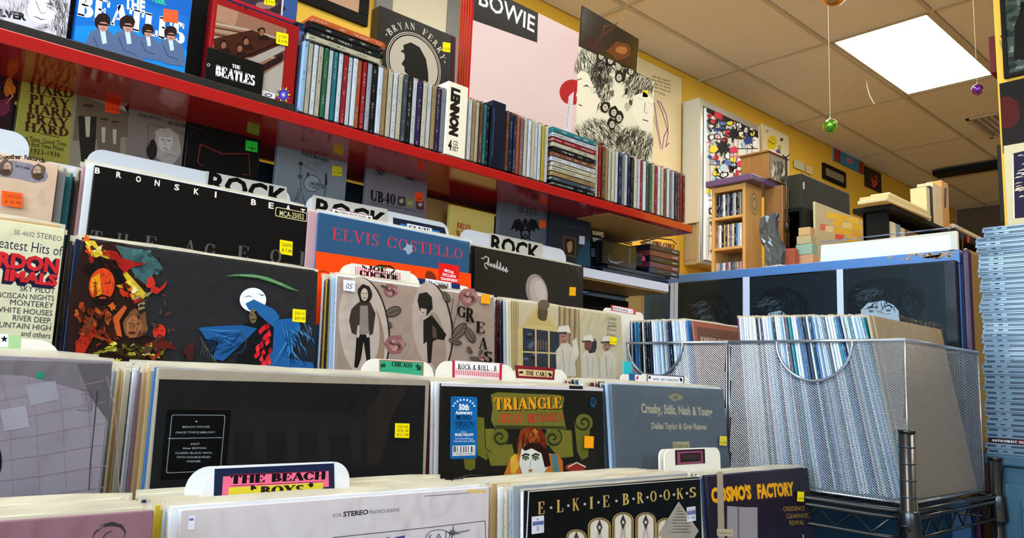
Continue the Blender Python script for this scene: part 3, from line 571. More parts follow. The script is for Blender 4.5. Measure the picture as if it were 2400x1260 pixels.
a.poly([(801, 656), (829, 659), (828, 685), (801, 681)], '#e4e0e8'); a.text('05', (807, 677), (823, 679), 14, '#4a4a5a', shear=.3)
a.done(); sticker(r, -.0042, 1128, 688, 1149, 710, ORG, ['', ''], 2, 'amber price sticker'); r_gre = r
r = record((1196, 702), 1.048, '#c7ba98', 'cream record picturing uniformed figures in white caps beside a window', 5)
a = Art(r)
a.rect(1196, 705, 1216, 905, '#b5a070')
for i in range(4): a.line([(1199+i*5, 708), (1200+i*5, 905)], 1.4, '#8a7646')
a.poly([(1214, 770), (1263, 712), (1320, 782), (1320, 905), (1214, 905)], '#cdb57c'); a.poly([(1232, 760), (1263, 722), (1300, 766)], '#c4aa6c'); a.blob(1273, 732, 12, 24, '#5a4a38', 4, 14, .2); a.ell(1274, 714, 14, 12, '#6a5a48')
a.poly([(1225, 768), (1310, 778), (1308, 905), (1226, 905)], '#343842')
for i in range(5): a.rect(1260+i*6, 796+i, 1263+i*6, 820, '#7a6650')
for i in range(12): a.blob(R_0.uniform(1230, 1256), R_0.uniform(780, 860), 7, 4, R_0.choice(['#20242c', '#4a5260', '#5a626c']), i)
a.poly([(1253, 770), (1257, 770), (1258, 905), (1254, 905)], '#c8b07c'); a.poly([(1284, 774), (1288, 774), (1288, 905), (1284, 905)], '#c8b07c'); a.poly([(1225, 822), (1310, 826), (1310, 830), (1225, 826)], '#c8b07c')
a.poly([(1308, 718), (1358, 726), (1360, 905), (1312, 905)], '#a08a64')
for i in range(8): a.line([(1311+i*6, 716+i), (1310+i*6, 800), (1313+i*6, 890)], 2, ('#6e5a3c', '#c0ac84')[i % 2])
def uni(x, y, s, dark=False, flip=1):
    a.poly([(x-s*.9, y+s*5.2), (x-s*1.0, y+s*2.2), (x-s*.3, y+s*1.3), (x+s*.5, y+s*1.3), (x+s*1.2, y+s*2.2), (x+s*1.4, y+s*5.2)], '#cfc5b4'); a.line([(x-s*.2, y+s*2), (x, y+s*4.8)], 1.4, '#9a8e7c'); a.line([(x+s*.7, y+s*2.2), (x+s*.5, y+s*4.6)], 1.2, '#a89c88')
    if dark: a.blob(x+s*.5, y+s*.7, s*.75, s*1.1, '#3c3238', int(x), 12, .12)
    a.ell(x, y+s*.5, s*.52, s*.85, '#7a4c44' if dark else '#a87a68', 10); a.poly([(x-s*.8, y), (x-s*.6, y-s*.7), (x+s*.5, y-s*.8), (x+s*.8, y+s*.1)], '#e0d8c8'); a.poly([(x-s*.9, y), (x+s*.3, y-s*.05), (x+s*.3, y+s*.25), (x-s*.8, y+s*.2)], '#4a4038')
    a.line([(x-s*.3, y+s*.5), (x-s*.05, y+s*.5)], 1.3, '#2c1c18'); a.line([(x-s*.2, y+s*1.05), (x+s*.1, y+s*1.05)], 1.2, '#4a2a24')
uni(1322, 778, 20); uni(1378, 798, 17, True); uni(1422, 800, 17)
a.poly([(1340, 800), (1350, 790), (1356, 830), (1346, 850)], '#d6cebe')
for i, t in enumerate(('Cheap', 'Trick', 'Dream', 'Police')): a.text(t, (1423, 748+i*11.4+i*1.6*(i > 1)), (1443 if i % 2 else 1444, 750+i*11.4+i*1.6*(i > 1)), 7.5, '#4c4a44', bold=-.01)
a.line([(1422, 763), (1444, 765)], 1, '#4c4a44')
a.done(); sticker(r, -.0042, 1430, 788, 1446, 806, YEL, ['', '$ 4.95'], 2, 'yellow price sticker'); r_dre = r
r = record((153, 536), 1.035, '#dcd6b2', 'cream record with fat red shadowed letters and a column of song titles', 4, rt=True)
a = Art(r); G_ = '#3a3440'
a.text('SE-4602', (33, 549), (80, 556), 12, '#6a6460'); a.text('STEREO', (86, 556), (144, 566), 13, '#5a5452')
a.text('Greatest Hits of', (-36, 575), (145, 600), 26, '#2a2440')
for w_, x0, x1, yb0, yb1, hh in (('RDON', -8, 137, 622, 639, 34), ('IMALS', 10, 134, 655, 669, 26)):
    for k in range(7, 0, -1): a.text(w_, (x0-k, yb0+k), (x1-k, yb1+k), hh, '#1f1a34', bold=.07)
    a.text(w_, (x0, yb0), (x1, yb1), hh, '#d2282c', bold=.05)
for t, x0, x1, y in (('SKY PILOT', 46, 128, 686), ('SAN FRANCISCAN NIGHTS', -80, 126, 703), ('MONTEREY', 23, 125, 720), ('WHITE HOUSES', -14, 122, 738), ('RIVER DEEP,', 29, 120, 756), ('MOUNTAIN HIGH', -34, 118, 773), ('and others', 48, 117, 791)):
    a.text(t, (x0, y-(125-x0)*.06), (x1, y+2), 14, G_)
a.done(); r_gor = r
# ---- second row
r = record((265, 845), .775, '#8e858e', 'pale mauve-grey record with a faint sketched grid and a green dot', 2, rt=True, t_=.005)
a = Art(r); a.poly([(-200, 838), (262, 850), (256, 960), (190, 915), (60, 880), (-200, 870)], '#736b70'); a.poly([(180, 852), (262, 852), (255, 990), (212, 930)], '#5c565a')
for i in range(6): a.line([(-60+i*62, 880), (-40+i*62, 960), (-30+i*62, 1170)], 2.5, '#8a7884')
for i in range(6): a.line([(-120, 958+i*46), (80, 925+i*48), (250, 890+i*50)], 2.5, '#857480')
a.poly([(60, 900), (130, 892), (140, 935), (72, 950)], '#98949e'); a.poly([(0, 960), (60, 950), (70, 1000), (10, 1010)], '#a09aa6')
a.line([(228, 915), (222, 980), (212, 1080), (208, 1148)], 2, '#2c2a30'); a.blob(94, 879, 10, 9, '#22906a', 3, 10, .1)
a.line([(182, 960), (214, 962), (214, 915), (190, 912)], 1.4, '#4c484c'); a.text('TIME', (186, 958), (212, 958), 40, '#6a6268', bold=-.03); a.ell(-4, 1080, 8, 30, '#16161c')
a.done(); r_gry = r
r = record((371, 861), .772, '#a29684', 'dark record in a pale board border with a black square info sticker', 1.5, t_=.006, w_=.318)
a = Art(r); a.poly([(373, 888), (997, 903), (986, 1260), (340, 1260)], '#1c1b1c'); a.poly([(450, 950), (860, 975), (870, 1020), (450, 1008)], '#221f1e')
for i in range(5): a.poly([(520+i*75, 985), (545+i*75, 987), (548+i*75, 1080), (522+i*75, 1080)], '#232124')
a.poly([(860, 960), (905, 900), (960, 905), (920, 970), (890, 1090), (860, 1090)], '#272220')
a.rect(391, 959, 529, 1117, '#070707', r=.002); a.rect(402, 971, 517, 1103, '#8a939c', r=.002); a.rect(403.6, 972.6, 515.4, 1101.4, '#070707', r=.002); a.line([(393, 1027), (520, 1025)], 1.4, '#a8acb0'); a.ell(460, 987, 2, 1.6, '#d0d0d0')
for t, x0, x1, y in (('BEACH HOUSE', 427, 491, 1002), ('ONCE TWICE MELODY', 411, 504, 1015), ('2XLP', 446, 467, 1042), ('Silver EDITION', 428, 483, 1052), ('CLASSIC BLACK VINYL', 410, 497, 1063), ('WITH DOUBLE-SIDED', 413, 493, 1073), ('POSTER', 438, 470, 1083)): a.text(t, (x0, y), (x1, y-.5), 4.6, '#a8acb0', bold=.01)
a.done(); sticker(r, -.0042, 926, 991, 960, 1025, YEL, ['225160', 'O.S', '$ 21.98'], 1, 'yellow price sticker'); r_bea = r
r = record((1034, 897), .806, '#1b1a16', 'dark record with an olive scroll banner, red-haired painted head and blue sticker', 4)
a = Art(r); a.poly([(1034, 897), (1414, 909), (1414, 916), (1034, 904)], '#d4ccd8'); a.poly([(1334, 903), (1366, 904), (1366, 912), (1334, 911)], '#24222a')
OL, OD = '#6c6a26', '#3c4020'
a.poly([(1086, 1070), (1114, 1070), (1114, 1096), (1104, 1102), (1090, 1098)], OL)
a.poly([(1118, 975), (1135, 978), (1138, 1050), (1150, 1060), (1140, 1078), (1120, 1066), (1112, 1000)], OL); a.poly([(1345, 990), (1372, 970), (1384, 985), (1378, 1070), (1362, 1078), (1352, 1058)], OL)
a.poly([(1135, 1004), (1158, 1004), (1165, 1044), (1200, 1040), (1212, 1090), (1150, 1092), (1140, 1060)], '#78742a'); a.poly([(1280, 1004), (1340, 1008), (1344, 1070), (1310, 1074), (1290, 1050)], '#78742a')
for cx, cy, s_ in ((1172, 1024, 1), (1296, 1026, 1), (1368, 990, -1)):
    a.ell(cx, cy, 21, 21, '#6a6828')
    for wd_, c_ in ((6, '#4c5026'), (2.4, '#23281a')): a.line([(cx+s_*(20-.016*k)*math.cos(k/57.3)*(1-k/620), cy+(20-.016*k)*math.sin(k/57.3)*(1-k/620)) for k in range(-60, 470, 18)], wd_, c_, taper=wd_ > 5)
for pl_ in ([(1118, 975), (1135, 978), (1138, 1050), (1150, 1060)], [(1150, 924), (1165, 919), (1310, 925), (1322, 930), (1318, 960), (1326, 1005)], [(1150, 924), (1154, 955), (1150, 985), (1160, 1004)], [(1345, 990), (1352, 1058), (1362, 1078)], [(1140, 1060), (1150, 1092), (1212, 1090)], [(1290, 1050), (1310, 1074), (1344, 1070), (1340, 1008)]): a.line(pl_, 1.6, '#2c3018')
a.poly([(1150, 924), (1165, 919), (1310, 925), (1322, 930), (1318, 960), (1326, 1005), (1160, 1004), (1150, 985), (1154, 955)], '#74702c'); a.poly([(1158, 996), (1320, 998), (1324, 1004), (1162, 1004)], OD)
a.text('TRIANGLE', (1160, 962), (1318, 958), 29, '#1a1408', 'serif', .9); a.text('TRIANGLE', (1158, 960), (1316, 956), 28, '#f0a424', 'serif', .7)
a.text('BEAU', (1174, 990), (1226, 990), 21, '#c8482a', 'serif', .7); a.text('BRUMMELS', (1236, 990), (1318, 986), 20, '#b8402a', 'serif', .6); a.text('the', (1162, 988), (1172, 988), 8, '#c8482a')
a.poly([(1180, 1112), (1196, 1072), (1212, 1062), (1290, 1062), (1308, 1064), (1318, 1080), (1320, 1112)], '#c8742c'); a.poly([(1196, 1072), (1208, 1062), (1216, 1090), (1206, 1110), (1196, 1108)], '#e4b23c'); a.poly([(1290, 1062), (1306, 1066), (1310, 1105), (1296, 1110)], '#5a8080')
a.blob(1245, 1040, 36, 40, '#7c2a16', 7, 20, .06); a.blob(1238, 1018, 22, 18, '#8f3a18', 8, 14, .2); a.blob(1254, 1010, 8, 6, '#b87c2a', 9, 12, .3); a.hair(1245, 1030, 34, 34, 70, '#4a180e', 71, 80, 30, 22, 1.6); a.hair(1245, 1020, 26, 20, 26, '#c47a30', 72, 80, 30, 16, 1.2); a.poly([(1216, 1035), (1222, 1028), (1222, 1075), (1212, 1060)], '#8a5a24')
a.poly([(1222, 1050), (1232, 1040), (1262, 1040), (1280, 1052), (1284, 1090), (1270, 1115), (1225, 1115), (1216, 1085)], '#e6e6dc'); a.poly([(1222, 1050), (1235, 1038), (1262, 1036), (1284, 1056), (1290, 1090), (1276, 1095), (1268, 1062), (1245, 1050), (1230, 1056)], '#2a1610')
for x in (1231, 1254): a.ell(x, 1073, 8, 6, '#55643a'); a.ell(x, 1076, 5, 3, '#dfe0c8'); a.ell(x, 1076, 2.4, 2.4, '#1a1a14'); a.line([(x-9, 1068), (x, 1063), (x+9, 1066)], 3, '#2a1a10')
a.line([(1243, 1078), (1240, 1098), (1247, 1100)], 1.3, '#b88a78'); a.poly([(1236, 1100), (1248, 1100), (1242, 1107)], '#b0623c'); a.blob(1350, 1096, 24, 12, '#9a3424', 4, 12, .2); a.line([(1330, 1094), (1350, 1083), (1372, 1094)], 2, '#e8dcc0')
a.rect(1055, 928, 1117, 1073, '#146cb2', r=.003)
for i in range(9): t = math.radians(200+i*17.5); a.ell(1086+26*math.cos(t), 958+22*math.sin(t), 2.8, 2, '#e4eef6', i*20)
a.text('50th', (1074, 960), (1098, 960), 14, '#ffffff', bold=.05); a.text('Anniversary', (1066, 970), (1106, 970), 8, '#ffffff', bold=.04); a.text('MONO', (1069, 983), (1104, 983), 12, '#0c2036', bold=.01); a.text('VERSION', (1064, 998), (1109, 998), 12, '#0c2036', bold=.01)
a.text('LIMITED BLUE VINYL', (1064, 1004), (1108, 1004), 4, '#0c2036'); a.text('Features', (1080, 1013), (1092, 1013), 3.6, '#fff'+'fff'); a.text('MAGIC HOLLOW', (1065, 1021), (1108, 1021), 6.5, '#ffffff', bold=.03); a.text('"One of The 100 Greatest', (1064, 1029), (1108, 1029), 4, '#fff'+'fff'); a.text('Psychedelic Classics"-MOJO', (1062, 1035), (1111, 1035), 4, '#ffffff')
a.rect(1059, 1044, 1112, 1066, '#f4f4f4')
for i in range(22):
    if R_0.random() < .7: a.rect(1061+i*2.25, 1045, 1061+i*2.25+R_0.choice([.8, 1.6]), 1059, '#101010')
a.text('6 41227 93744 9', (1061, 1065), (1110, 1065), 5, '#202020')
a.ell(1388, 942, 7, 12, '#1f5878'); a.ell(1388, 940, 4.5, 8, '#1b1a16'); a.line([(1388, 932), (1388, 950)], 1.6, '#1f5878')
a.done(); sticker(r, -.0042, 1370, 1021, 1392, 1049, ORG, ['', '', ''], 1, 'amber price sticker'); r_tri = r
r = record((1432, 899), .80, '#59636c', 'slate-blue record with gothic cream lettering under a cream tabbed divider', 6, t_=.006)
a = Art(r); a.ell(1584, 930, 17, 7, '#8a8868', 3); a.blob(1584, 930, 10, 9, '#8a8868', 2); a.text('AR', (1578, 934), (1590, 935), 8, '#4f585e', bold=.03)
a.text('Crosby, Stills, Nash & Young', (1503, 966), (1670, 974), 22, '#b0ac90', 'sans', .03); a.text('Dallas Taylor & Greg Reeves', (1527, 1004), (1656, 1006), 15, '#a8a488', 'sans', .035)

a.rect(1576, 1035, 1617, 1060, '#a8a07c'); a.text('Deja vu', (1580, 1048), (1612, 1048), 10, '#4a4a40'); 
a.done('cover_print', 'printm'); sticker(r, -.0042, 1687, 1021, 1704, 1043, '#d8c440', ['', '$ 3.98'], 1, 'faded yellow price sticker'); r_csn = r
# ---- front row
r = record((362, 1195), .60, '#8a6470', 'dusty pink record with a dark curled stroke, lowest at the left', 2, rt=True, t_=.005)
a = Art(r); a.line([(216, 1262), (222, 1248), (240, 1232), (262, 1227), (284, 1232), (294, 1246), (290, 1262)], 11, '#3a3030', taper=True); a.line([(240, 1262), (248, 1250), (262, 1244)], 3, '#3a3030'); a.line([(228, 1240), (244, 1230)], 3, '#8a7a60'); a.done('cover_print', 'printm'); r_pnk = r
r = record((424, 1194), .627, '#cdc4c8', 'pale grey-white record with small black stereo lettering and a thin frame line', 2.5, t_=.005)
a = Art(r, step=.00002); a.text('FOR', (781, 1212), (801, 1210), 9, '#4a464c'); a.text('STEREO', (804, 1210), (863, 1204), 11.5, '#3a363c', bold=.04); a.text('PHONOGRAPHS', (866, 1204), (936, 1198), 9, '#4a464c')
a.line([(780, 1259), (1000, 1236), (1137, 1220)], 1.6, '#3a3a44'); a.line([(1137, 1220), (1139, 1290)], 1.6, '#3a3a44'); a.line([(995, 1162), (1080, 1156), (1120, 1152)], 1, '#4a4040'); a.poly([(1095, 1146), (1140, 1148), (1138, 1154), (1094, 1154)], '#d8b870')
for cx, cy, rx, ry in ((1026, 1256, 29, 16),): a.ell(cx, cy, rx, ry, '#4a4a5a', -6, 26); a.ell(cx, cy, rx-1.8, ry-1.8, '#cdc4c8', -6, 26)
a.text('S A I', (1003, 1266), (1046, 1260), 14, '#4a4a5a'); 
for k in range(8): t = math.radians(k*45+8); l = 22 if k % 2 == 0 else 11; a.poly([(1060+l*math.cos(t), 1248+l*math.sin(t)), (1060+3*math.cos(t+.8), 1248+3*math.sin(t+.8)), (1060+3*math.cos(t-.8), 1248+3*math.sin(t-.8))], '#4a4a5a')
a.line([(1052, 1250), (1100, 1242)], 1.5, '#4a4a5a'); a.poly([(925, 1258), (948, 1254), (950, 1290), (924, 1290)], '#3a4a8a'); a.ell(909, 1266, 8, 8, '#3a4a8a')
a.rect(442, 1208, 455, 1240, '#e8e6f0'); a.rect(443, 1214, 453, 1219, '#6a78b0')
a.done('cover_print', 'printm'); r_ste = r
r = record((1236, 1150), .607, '#08080a', 'black record with spaced gold serif capitals over a fan of pale arches', 3, t_=.006)
a = Art(r); xs = [(1262, 'E'), (1306, 'L'), (1343, 'K'), (1383, 'I'), (1414, 'E'), (1460, 'B'), (1494, 'R'), (1525, 'O'), (1556, 'O'), (1587, 'K'), (1617, 'S')]
for i, (x, ch) in enumerate(xs):
    y = 1205-(x-1262)*.111; wv = 8 if ch == 'I' else 15; hh = 29-i*.5
    a.text(ch, (x-1, y), (x+wv-1, y-wv*.11), hh, '#c8a860', 'serif', .25)
    if i < 10: xn = xs[i+1][0]; cx = (x+wv+xn)/2; a.ell(cx, y-hh*.5-1.5, 3, 3, '#b8b4ac')
GO, IV = '#a89060', '#d8cfc4'
for k, (cx, ty, wv) in enumerate(((1350, 1236, 24), (1404, 1208, 27), (1459, 1196, 25), (1512, 1196, 24), (1560, 1209, 24))):
    for dw, c in ((0, GO), (2.5, '#08080a'), (4, GO), (6.5, IV)):
        ww = wv-dw; p = [(cx-ww, 1330)]+[(cx-ww*math.cos(t), ty+ww*.9+dw-ww*.75*math.sin(t)) for t in np.linspace(0, math.pi, 13)]+[(cx+ww, 1330)]; a.poly(p, c)
    a.poly([(cx-wv*.7, 1330), (cx-2, ty+22), (cx+2, ty+22), (cx+wv*.7, 1330), (cx+wv*.5, 1330), (cx, ty+50), (cx-wv*.5, 1330)], '#b8aca4'); a.poly([(cx, ty+8), (cx+7, ty+26), (cx, ty+46), (cx-7, ty+26)], '#3c3630'); a.ell(cx, ty+27, 3, 4, '#c8c0b4')
a.poly([(1589, 1174), (1636, 1243), (1600, 1300), (1540, 1252)], '#a29a90')
for i in range(9): a.line([(1587-i*3+(8 if i > 5 else 0), 1190+i*7), (1594+i*4-(10 if i > 6 else 0), 1190+i*7)], 1, '#5a544c')
a.rect(1244, 1210, 1273, 1247, '#dcdce8'); a.rect(1246, 1222, 1272, 1228, '#5a68a0'); a.text('S', (1255, 1242), (1262, 1242), 10, '#4a4a6a'); a.text('9', (1255, 1219), (1260, 1219), 6, '#4a4a6a')
a.rect(1607, 1188, 1629, 1219, '#dcdce8'); a.rect(1608, 1197, 1628, 1204, '#6a74a4'); a.text('5.98', (1609, 1215), (1626, 1215), 7, '#5a5a7a'); a.text('4775', (1611, 1195), (1625, 1195), 4, '#5a5a7a')
a.line([(1237, 1151), (1230, 1300)], 2.5, '#d8dce0'); a.line([(1238, 1151), (1640, 1121)], 1.4, '#d8d0c4')
a.done(); r_elk = r
r = record((1893, 1096), .69, '#241b2a', 'dark plum record with bulbous yellow hand-drawn title lettering', 6, t_=.006, rt=True)
a = Art(r)
def bub(t, x0, x1, y0, y1, h):
    n = len(t); 
    for k, (c, b) in enumerate((('#8a5a10', .075), ('#f0ac18', .05))): a.text(t, (x0, y0), (x1, y1), h, c, bold=b)
bub("COSMO'S", 1668, 1762, 1176, 1167, 33); bub('FACTORY', 1776, 1862, 1166, 1158, 31)
for t, x0, x1, y in (('CREEDENCE', 1836, 1886, 1197), ('CLEARWATER', 1843, 1898, 1214), ('REVIVAL', 1851, 1885, 1230)): a.text(t, (x0, y), (x1, y-1.5), 11, '#b08a38')
a.poly([(1704, 1185), (1745, 1188), (1775, 1188), (1776, 1320), (1704, 1320)], '#9a9298'); a.poly([(1728, 1188), (1732, 1188), (1733, 1320), (1729, 1320)], '#6a646c'); a.poly([(1680, 1105), (1694, 1104), (1700, 1320), (1684, 1320)], '#a89888')
a.poly([(1680, 1238), (1718, 1240), (1718, 1256), (1680, 1254)], '#c0b498'); a.text('3-GENERATION', (1683, 1251), (1716, 1252), 6, '#4a4238'); a.line([(1882, 1252), (1885, 1300)], 2, '#c8c8d8')
a.done(); sticker(r, -.0042, 1869, 1151, 1885, 1174, YEL, ['', '$ 8.98'], 1, 'yellow price sticker'); r_cos = r
# ---- the records filed behind
bin_fill(r_bron, 'black spaced-capitals record', 11, .0062, ['white', 'pale blue', 'red', 'pink', 'silver', 'maroon', 'maroon', 'black', 'brown', 'green', 'teal'], 1, jx=.010)
bin_fill(r_cost, 'blue and orange record', 9, .0072, ['pale blue', 'pink', 'maroon', 'mauve', 'black', 'brown', 'black', 'maroon'], 2, jx=.012)
bin_fill(r_coll, 'signed dark brown record', 4, .0065, ['black', 'black', 'orange', 'black', 'navy'], 3, jx=.012)
bin_fill(r_tog, 'cream record with two heads', 8, .0088, ['tan', 'brown', 'grey', 'green', 'green', 'teal', 'maroon', 'black'], 4, dx=.0045)
bin_fill(r_sab, 'painted flame and moon record', 7, .0075, ['black', 'black', 'navy', 'black'], 5)
bin_fill(r_gre, 'taupe rose record', 8, .0075, ['white', 'pale blue', 'white', 'yellow', 'black', 'yellow', 'maroon'], 6)
bin_fill(r_dre, 'cream uniformed-figures record', 8, .0075, ['cream', 'silver', 'black', 'slate', 'black', 'maroon', 'pale blue'], 7)
bin_fill(r_gor, 'song-list record', 6, .008, ['tan', 'grey', 'cream'], 8)
bin_fill(r_gry, 'pale mauve-grey record', 12, .009, ['bronze', 'bronze', 'brown', 'black', 'mauve', 'brown', 'cream'], 9)
bin_fill(r_bea, 'board-bordered dark record', 18, .0095, ['blue', 'tan', 'tan', 'tan', 'grey', 'mauve', 'silver', 'white', 'navy', 'cream'], 10, jx=.003)
bin_fill(r_tri, 'olive scroll record', 16, .009, ['white', 'white', 'maroon', 'brown', 'black', 'cream', 'white'], 11)
bin_fill(r_csn, 'slate-blue gothic record', 16, .009, ['pale blue', 'slate', 'black', 'bronze', 'maroon', 'black', 'cream'], 12)
bin_fill(r_pnk, 'dusty pink record', 12, .009, ['cream', 'tan', 'slate', 'cream', 'white', 'black'], 13, rise=-.0003)
bin_fill(r_ste, 'pale stereo record', 12, .0092, ['white', 'navy', 'cream', 'silver', 'yellow', 'cream', 'tan'], 14, rise=-.0003)
bin_fill(r_elk, 'black gold-capitals record', 13, .0095, ['white', 'grey', 'silver', 'cream', 'white', 'tan', 'mauve'], 15, rise=-.0003)
bin_fill(r_cos, 'dark plum record', 6, .0095, ['navy', 'white', 'grey', 'slate', 'silver'], 16, rise=-.0003)
# ================================================================ DIVIDERS
def divider(tl, tr, Y, label, mat='divider', rad=.022, depth=.22, lean=2):
    A, B_ = P(*tl, Y=Y), P(*tr, Y=Y); wd = B_.x-A.x; z = (A.z+B_.z)/2
    pts = []
    for cx, cz, a0 in ((wd-rad, -rad, 0), (rad, -rad, 90)):
        for i in range(7): t = math.radians(a0+i*15); pts.append((cx+rad*math.cos(t), cz+rad*math.sin(t)))
    pts = [(wd, -depth)]+pts+[(0, -depth)]; n = len(pts); t_ = .0022
    V = [(u, 0, v) for u, v in pts]+[(u, t_, v) for u, v in pts]
    Fc = [list(range(n))[::-1], list(range(n, 2*n))]+[(i, (i+1) % n, n+(i+1) % n, n+i) for i in range(n)]
    me = bpy.data.meshes.new('divider'); me.from_pydata(V, [], Fc)
    yaw = 0
    roll = -math.atan2(B_.z-A.z, wd)*0
    o = obj('record_divider', me, mat, None, (A.x, A.y, z), (-math.radians(lean), 0, 0)); tag(o, label, 'divider'); return o
def card(o, fn, label=None): a = Art(o, -.0003); fn(a); a.done('label_card', 'print', label)
def rocklabel(x0, x1, y0, y1, tx0, tx1, ty0, ty1, h):
    def f(a): a.poly([(x0, y0), (x1, y1), (x1, y1+70), (x0, y0+70)], '#d8d0c0'); a.text('ROCK', (tx0, ty0), (tx1, ty1), h, '#0e0c0c', bold=.035)
    return f
d = divider((207, 345), (683, 443), 1.2045, 'long white divider with a big black word label behind the spaced-capitals record', lean=1)
card(d, rocklabel(481, 672, 400, 438, 485, 670, 447, 487, 48))
d = divider((720, 453), (1053, 525), 1.195, 'white divider with a big black word label behind the blue and orange record', lean=1)
card(d, rocklabel(733, 908, 456, 490, 738, 905, 506, 540, 44))
d = divider((1080, 532), (1327, 587), 1.2035, 'white divider with a big black word label behind the signed dark record', lean=1)
card(d, rocklabel(1147, 1272, 545, 571, 1150, 1264, 588, 613, 40))
d = divider((-160, 280), (75, 305), 1.193, 'plain white divider at the left edge behind the cream two-heads record', lean=1)
d = divider((100, 375), (200, 395), 1.2, 'plain white divider peeping between the cream and black records', rad=.01)
d = divider((745, 484), (925, 530), 1.135, 'small white divider with a thin heart-marked paper label', lean=1, rad=.01)
card(d, lambda a: (a.poly([(778, 487), (873, 505), (873, 517), (778, 499)], '#e8e4e4'), a.line([(778, 488), (873, 506)], 1.5, '#8a1a3a'), a.text('CLIMAX BLUES BAND', (795, 501), (857, 513), 6.5, '#2a2a2a', 'serif', .5), a.blob(788, 497, 4, 3, '#1a1a1a', 2), a.blob(865, 512, 4, 3.4, '#1a1a1a', 3)))
d = divider((905, 512), (1055, 548), 1.15, 'small white divider with a navy and bright blue backed white name card', lean=1, rad=.012)
card(d, lambda a: (a.poly([(921, 509), (1042, 533), (1047, 552), (1047, 560), (921, 560)], '#1c2236'), a.poly([(938, 523), (1030, 541), (1030, 552), (938, 540)], '#2a78b8'), a.poly([(954, 523), (1012, 535), (1012, 550), (954, 540)], '#e8e8ec'), a.text('ELVIS', (958, 538), (1008, 546), 10, '#1a1a1a', 'serif', .5)))
d = divider((797, 613), (985, 644), 1.06, 'ivory divider with a red striped label behind the taupe rose record', 'creamdiv', lean=3)
def f(a):
    a.poly([(822, 616), (962, 636), (958, 670), (822, 655)], '#e0dccc'); a.poly([(832, 622), (940, 638), (940, 662), (832, 648)], '#f0e8e4')
    for i in range(22): a.line([(834+i*4.9, 623+i*.75), (834+i*4.9, 647+i*.7)], 2, '#c83040')
    a.text('JOE', (862, 632), (905, 638), 10, '#1a1014', 'serif', .7); a.text('COCKER', (842, 645), (932, 658), 13, '#1a1014', 'serif', .9)
    a.line([(848, 622), (860, 630)], 3, '#1a1014'); a.line([(925, 632), (915, 642)], 3, '#1a1014')
card(d, f)
d = divider((968, 652), (1102, 672), 1.062, 'ivory divider with a navy label and bracketed name card', 'creamdiv', lean=3, rad=.012)
card(d, lambda a: (a.poly([(972, 650), (1078, 665), (1078, 684), (972, 668)], '#1c2c58'), a.poly([(997, 652), (1058, 662), (1058, 675), (997, 666)], '#f0f0f0'), a.text('RY COODER', (1003, 665), (1052, 673), 8.5, '#1a1a1a', 'serif', .4), a.line([(999, 655), (999, 665)], 1.4, '#1a1a1a'), a.line([(1056, 663), (1056, 673)], 1.4, '#1a1a1a')))
d = divider((1415, 714), (1508, 738), 1.13, 'cream divider with a red edged label beside the mesh basket', 'creamdiv', lean=2, rad=.012)
card(d, lambda a: (a.poly([(1432, 714), (1490, 724), (1490, 737), (1432, 727)], '#d04848'), a.poly([(1437, 716), (1484, 725), (1484, 735), (1437, 726)], '#f4ecec'), a.text('ROCK & ROLL - C', (1439, 724), (1482, 733), 5.5, '#1a1a1a', 'serif', .5)))
d = divider((-170, 778), (147, 800), .90, 'ivory divider with a pale green star card at the left edge', 'creamdiv', lean=2)
card(d, lambda a: (a.poly([(-60, 780), (50, 786), (46, 826), (-60, 820)], '#a8cc90'), a.poly([(-60, 778), (20, 783), (19, 813), (-60, 808)], '#f0f0f0'), a.poly([(10+(9 if k % 2 == 0 else 4)*math.sin(k*.628), 794-(9 if k % 2 == 0 else 4)*math.cos(k*.628)) for k in range(10)], '#15161c')))
d = divider((848, 838), (1018, 848), .92, 'ivory divider with a green ornamental name card above the bordered dark record', 'creamdiv', lean=3)
card(d, lambda a: (a.poly([(889, 842), (993, 848), (992, 880), (889, 876)], '#b8502c'), a.poly([(891, 844), (991, 850), (990, 880), (891, 876)], '#35a078'), a.text('CHICAGO', (918, 858), (966, 861), 11, '#101a14', 'serif', .8), a.blob(900, 856, 6, 6, '#1a4030', 4, j=.5), a.blob(981, 860, 6, 6, '#1a4030', 5, j=.5)))
d = divider((1023, 843), (1208, 856), .90, 'ivory divider with a red striped genre label above the olive scroll record', 'creamdiv', lean=3)
def f(a):
    a.poly([(1060, 844), (1178, 851), (1176, 890), (1060, 884)], '#f0dcdc'); a.poly([(1060, 844), (1066, 844), (1066, 884), (1060, 884)], '#c02838'); a.poly([(1171, 851), (1177, 851), (1176, 890), (1170, 890)], '#c02838')
    for i in range(24): a.line([(1069+i*4.3, 866+i*.3), (1069+i*4.3, 877+i*.3)], 2, '#d04858')
    a.rect(1068, 848, 1168, 868, '#f8f4f4', r=.002); a.text('ROCK & ROLL - B', (1073, 864), (1163, 869), 12, '#141414', 'serif', .4)
card(d, f)
d = divider((1200, 857), (1331, 868), .905, 'ivory divider with a maroon framed tan name card', 'creamdiv', lean=3)
card(d, lambda a: (a.poly([(1206, 855), (1301, 862), (1299, 890), (1210, 885)], '#7c2028'), a.poly([(1214, 864), (1296, 869), (1294, 884), (1216, 880)], '#d8bc88'), a.text('THE CARS', (1232, 878), (1282, 882), 10, '#2a1a14', 'serif', .7), a.blob(1223, 872, 5, 4, '#2a1a14', 4, j=.5), a.blob(1289, 877, 4, 4, '#2a1a14', 5, j=.5)))
d = divider((1455, 875), (1510, 880), .915, 'cream divider with a blue and red corner label beside the basket', 'creamdiv', lean=3, rad=.01)
card(d, lambda a: (a.rect(1474, 874, 1500, 896, '#2a5f88'), a.rect(1488, 877, 1500, 893, '#e8e4e8'), a.ell(1494, 885, 3, 4, '#c84858')))
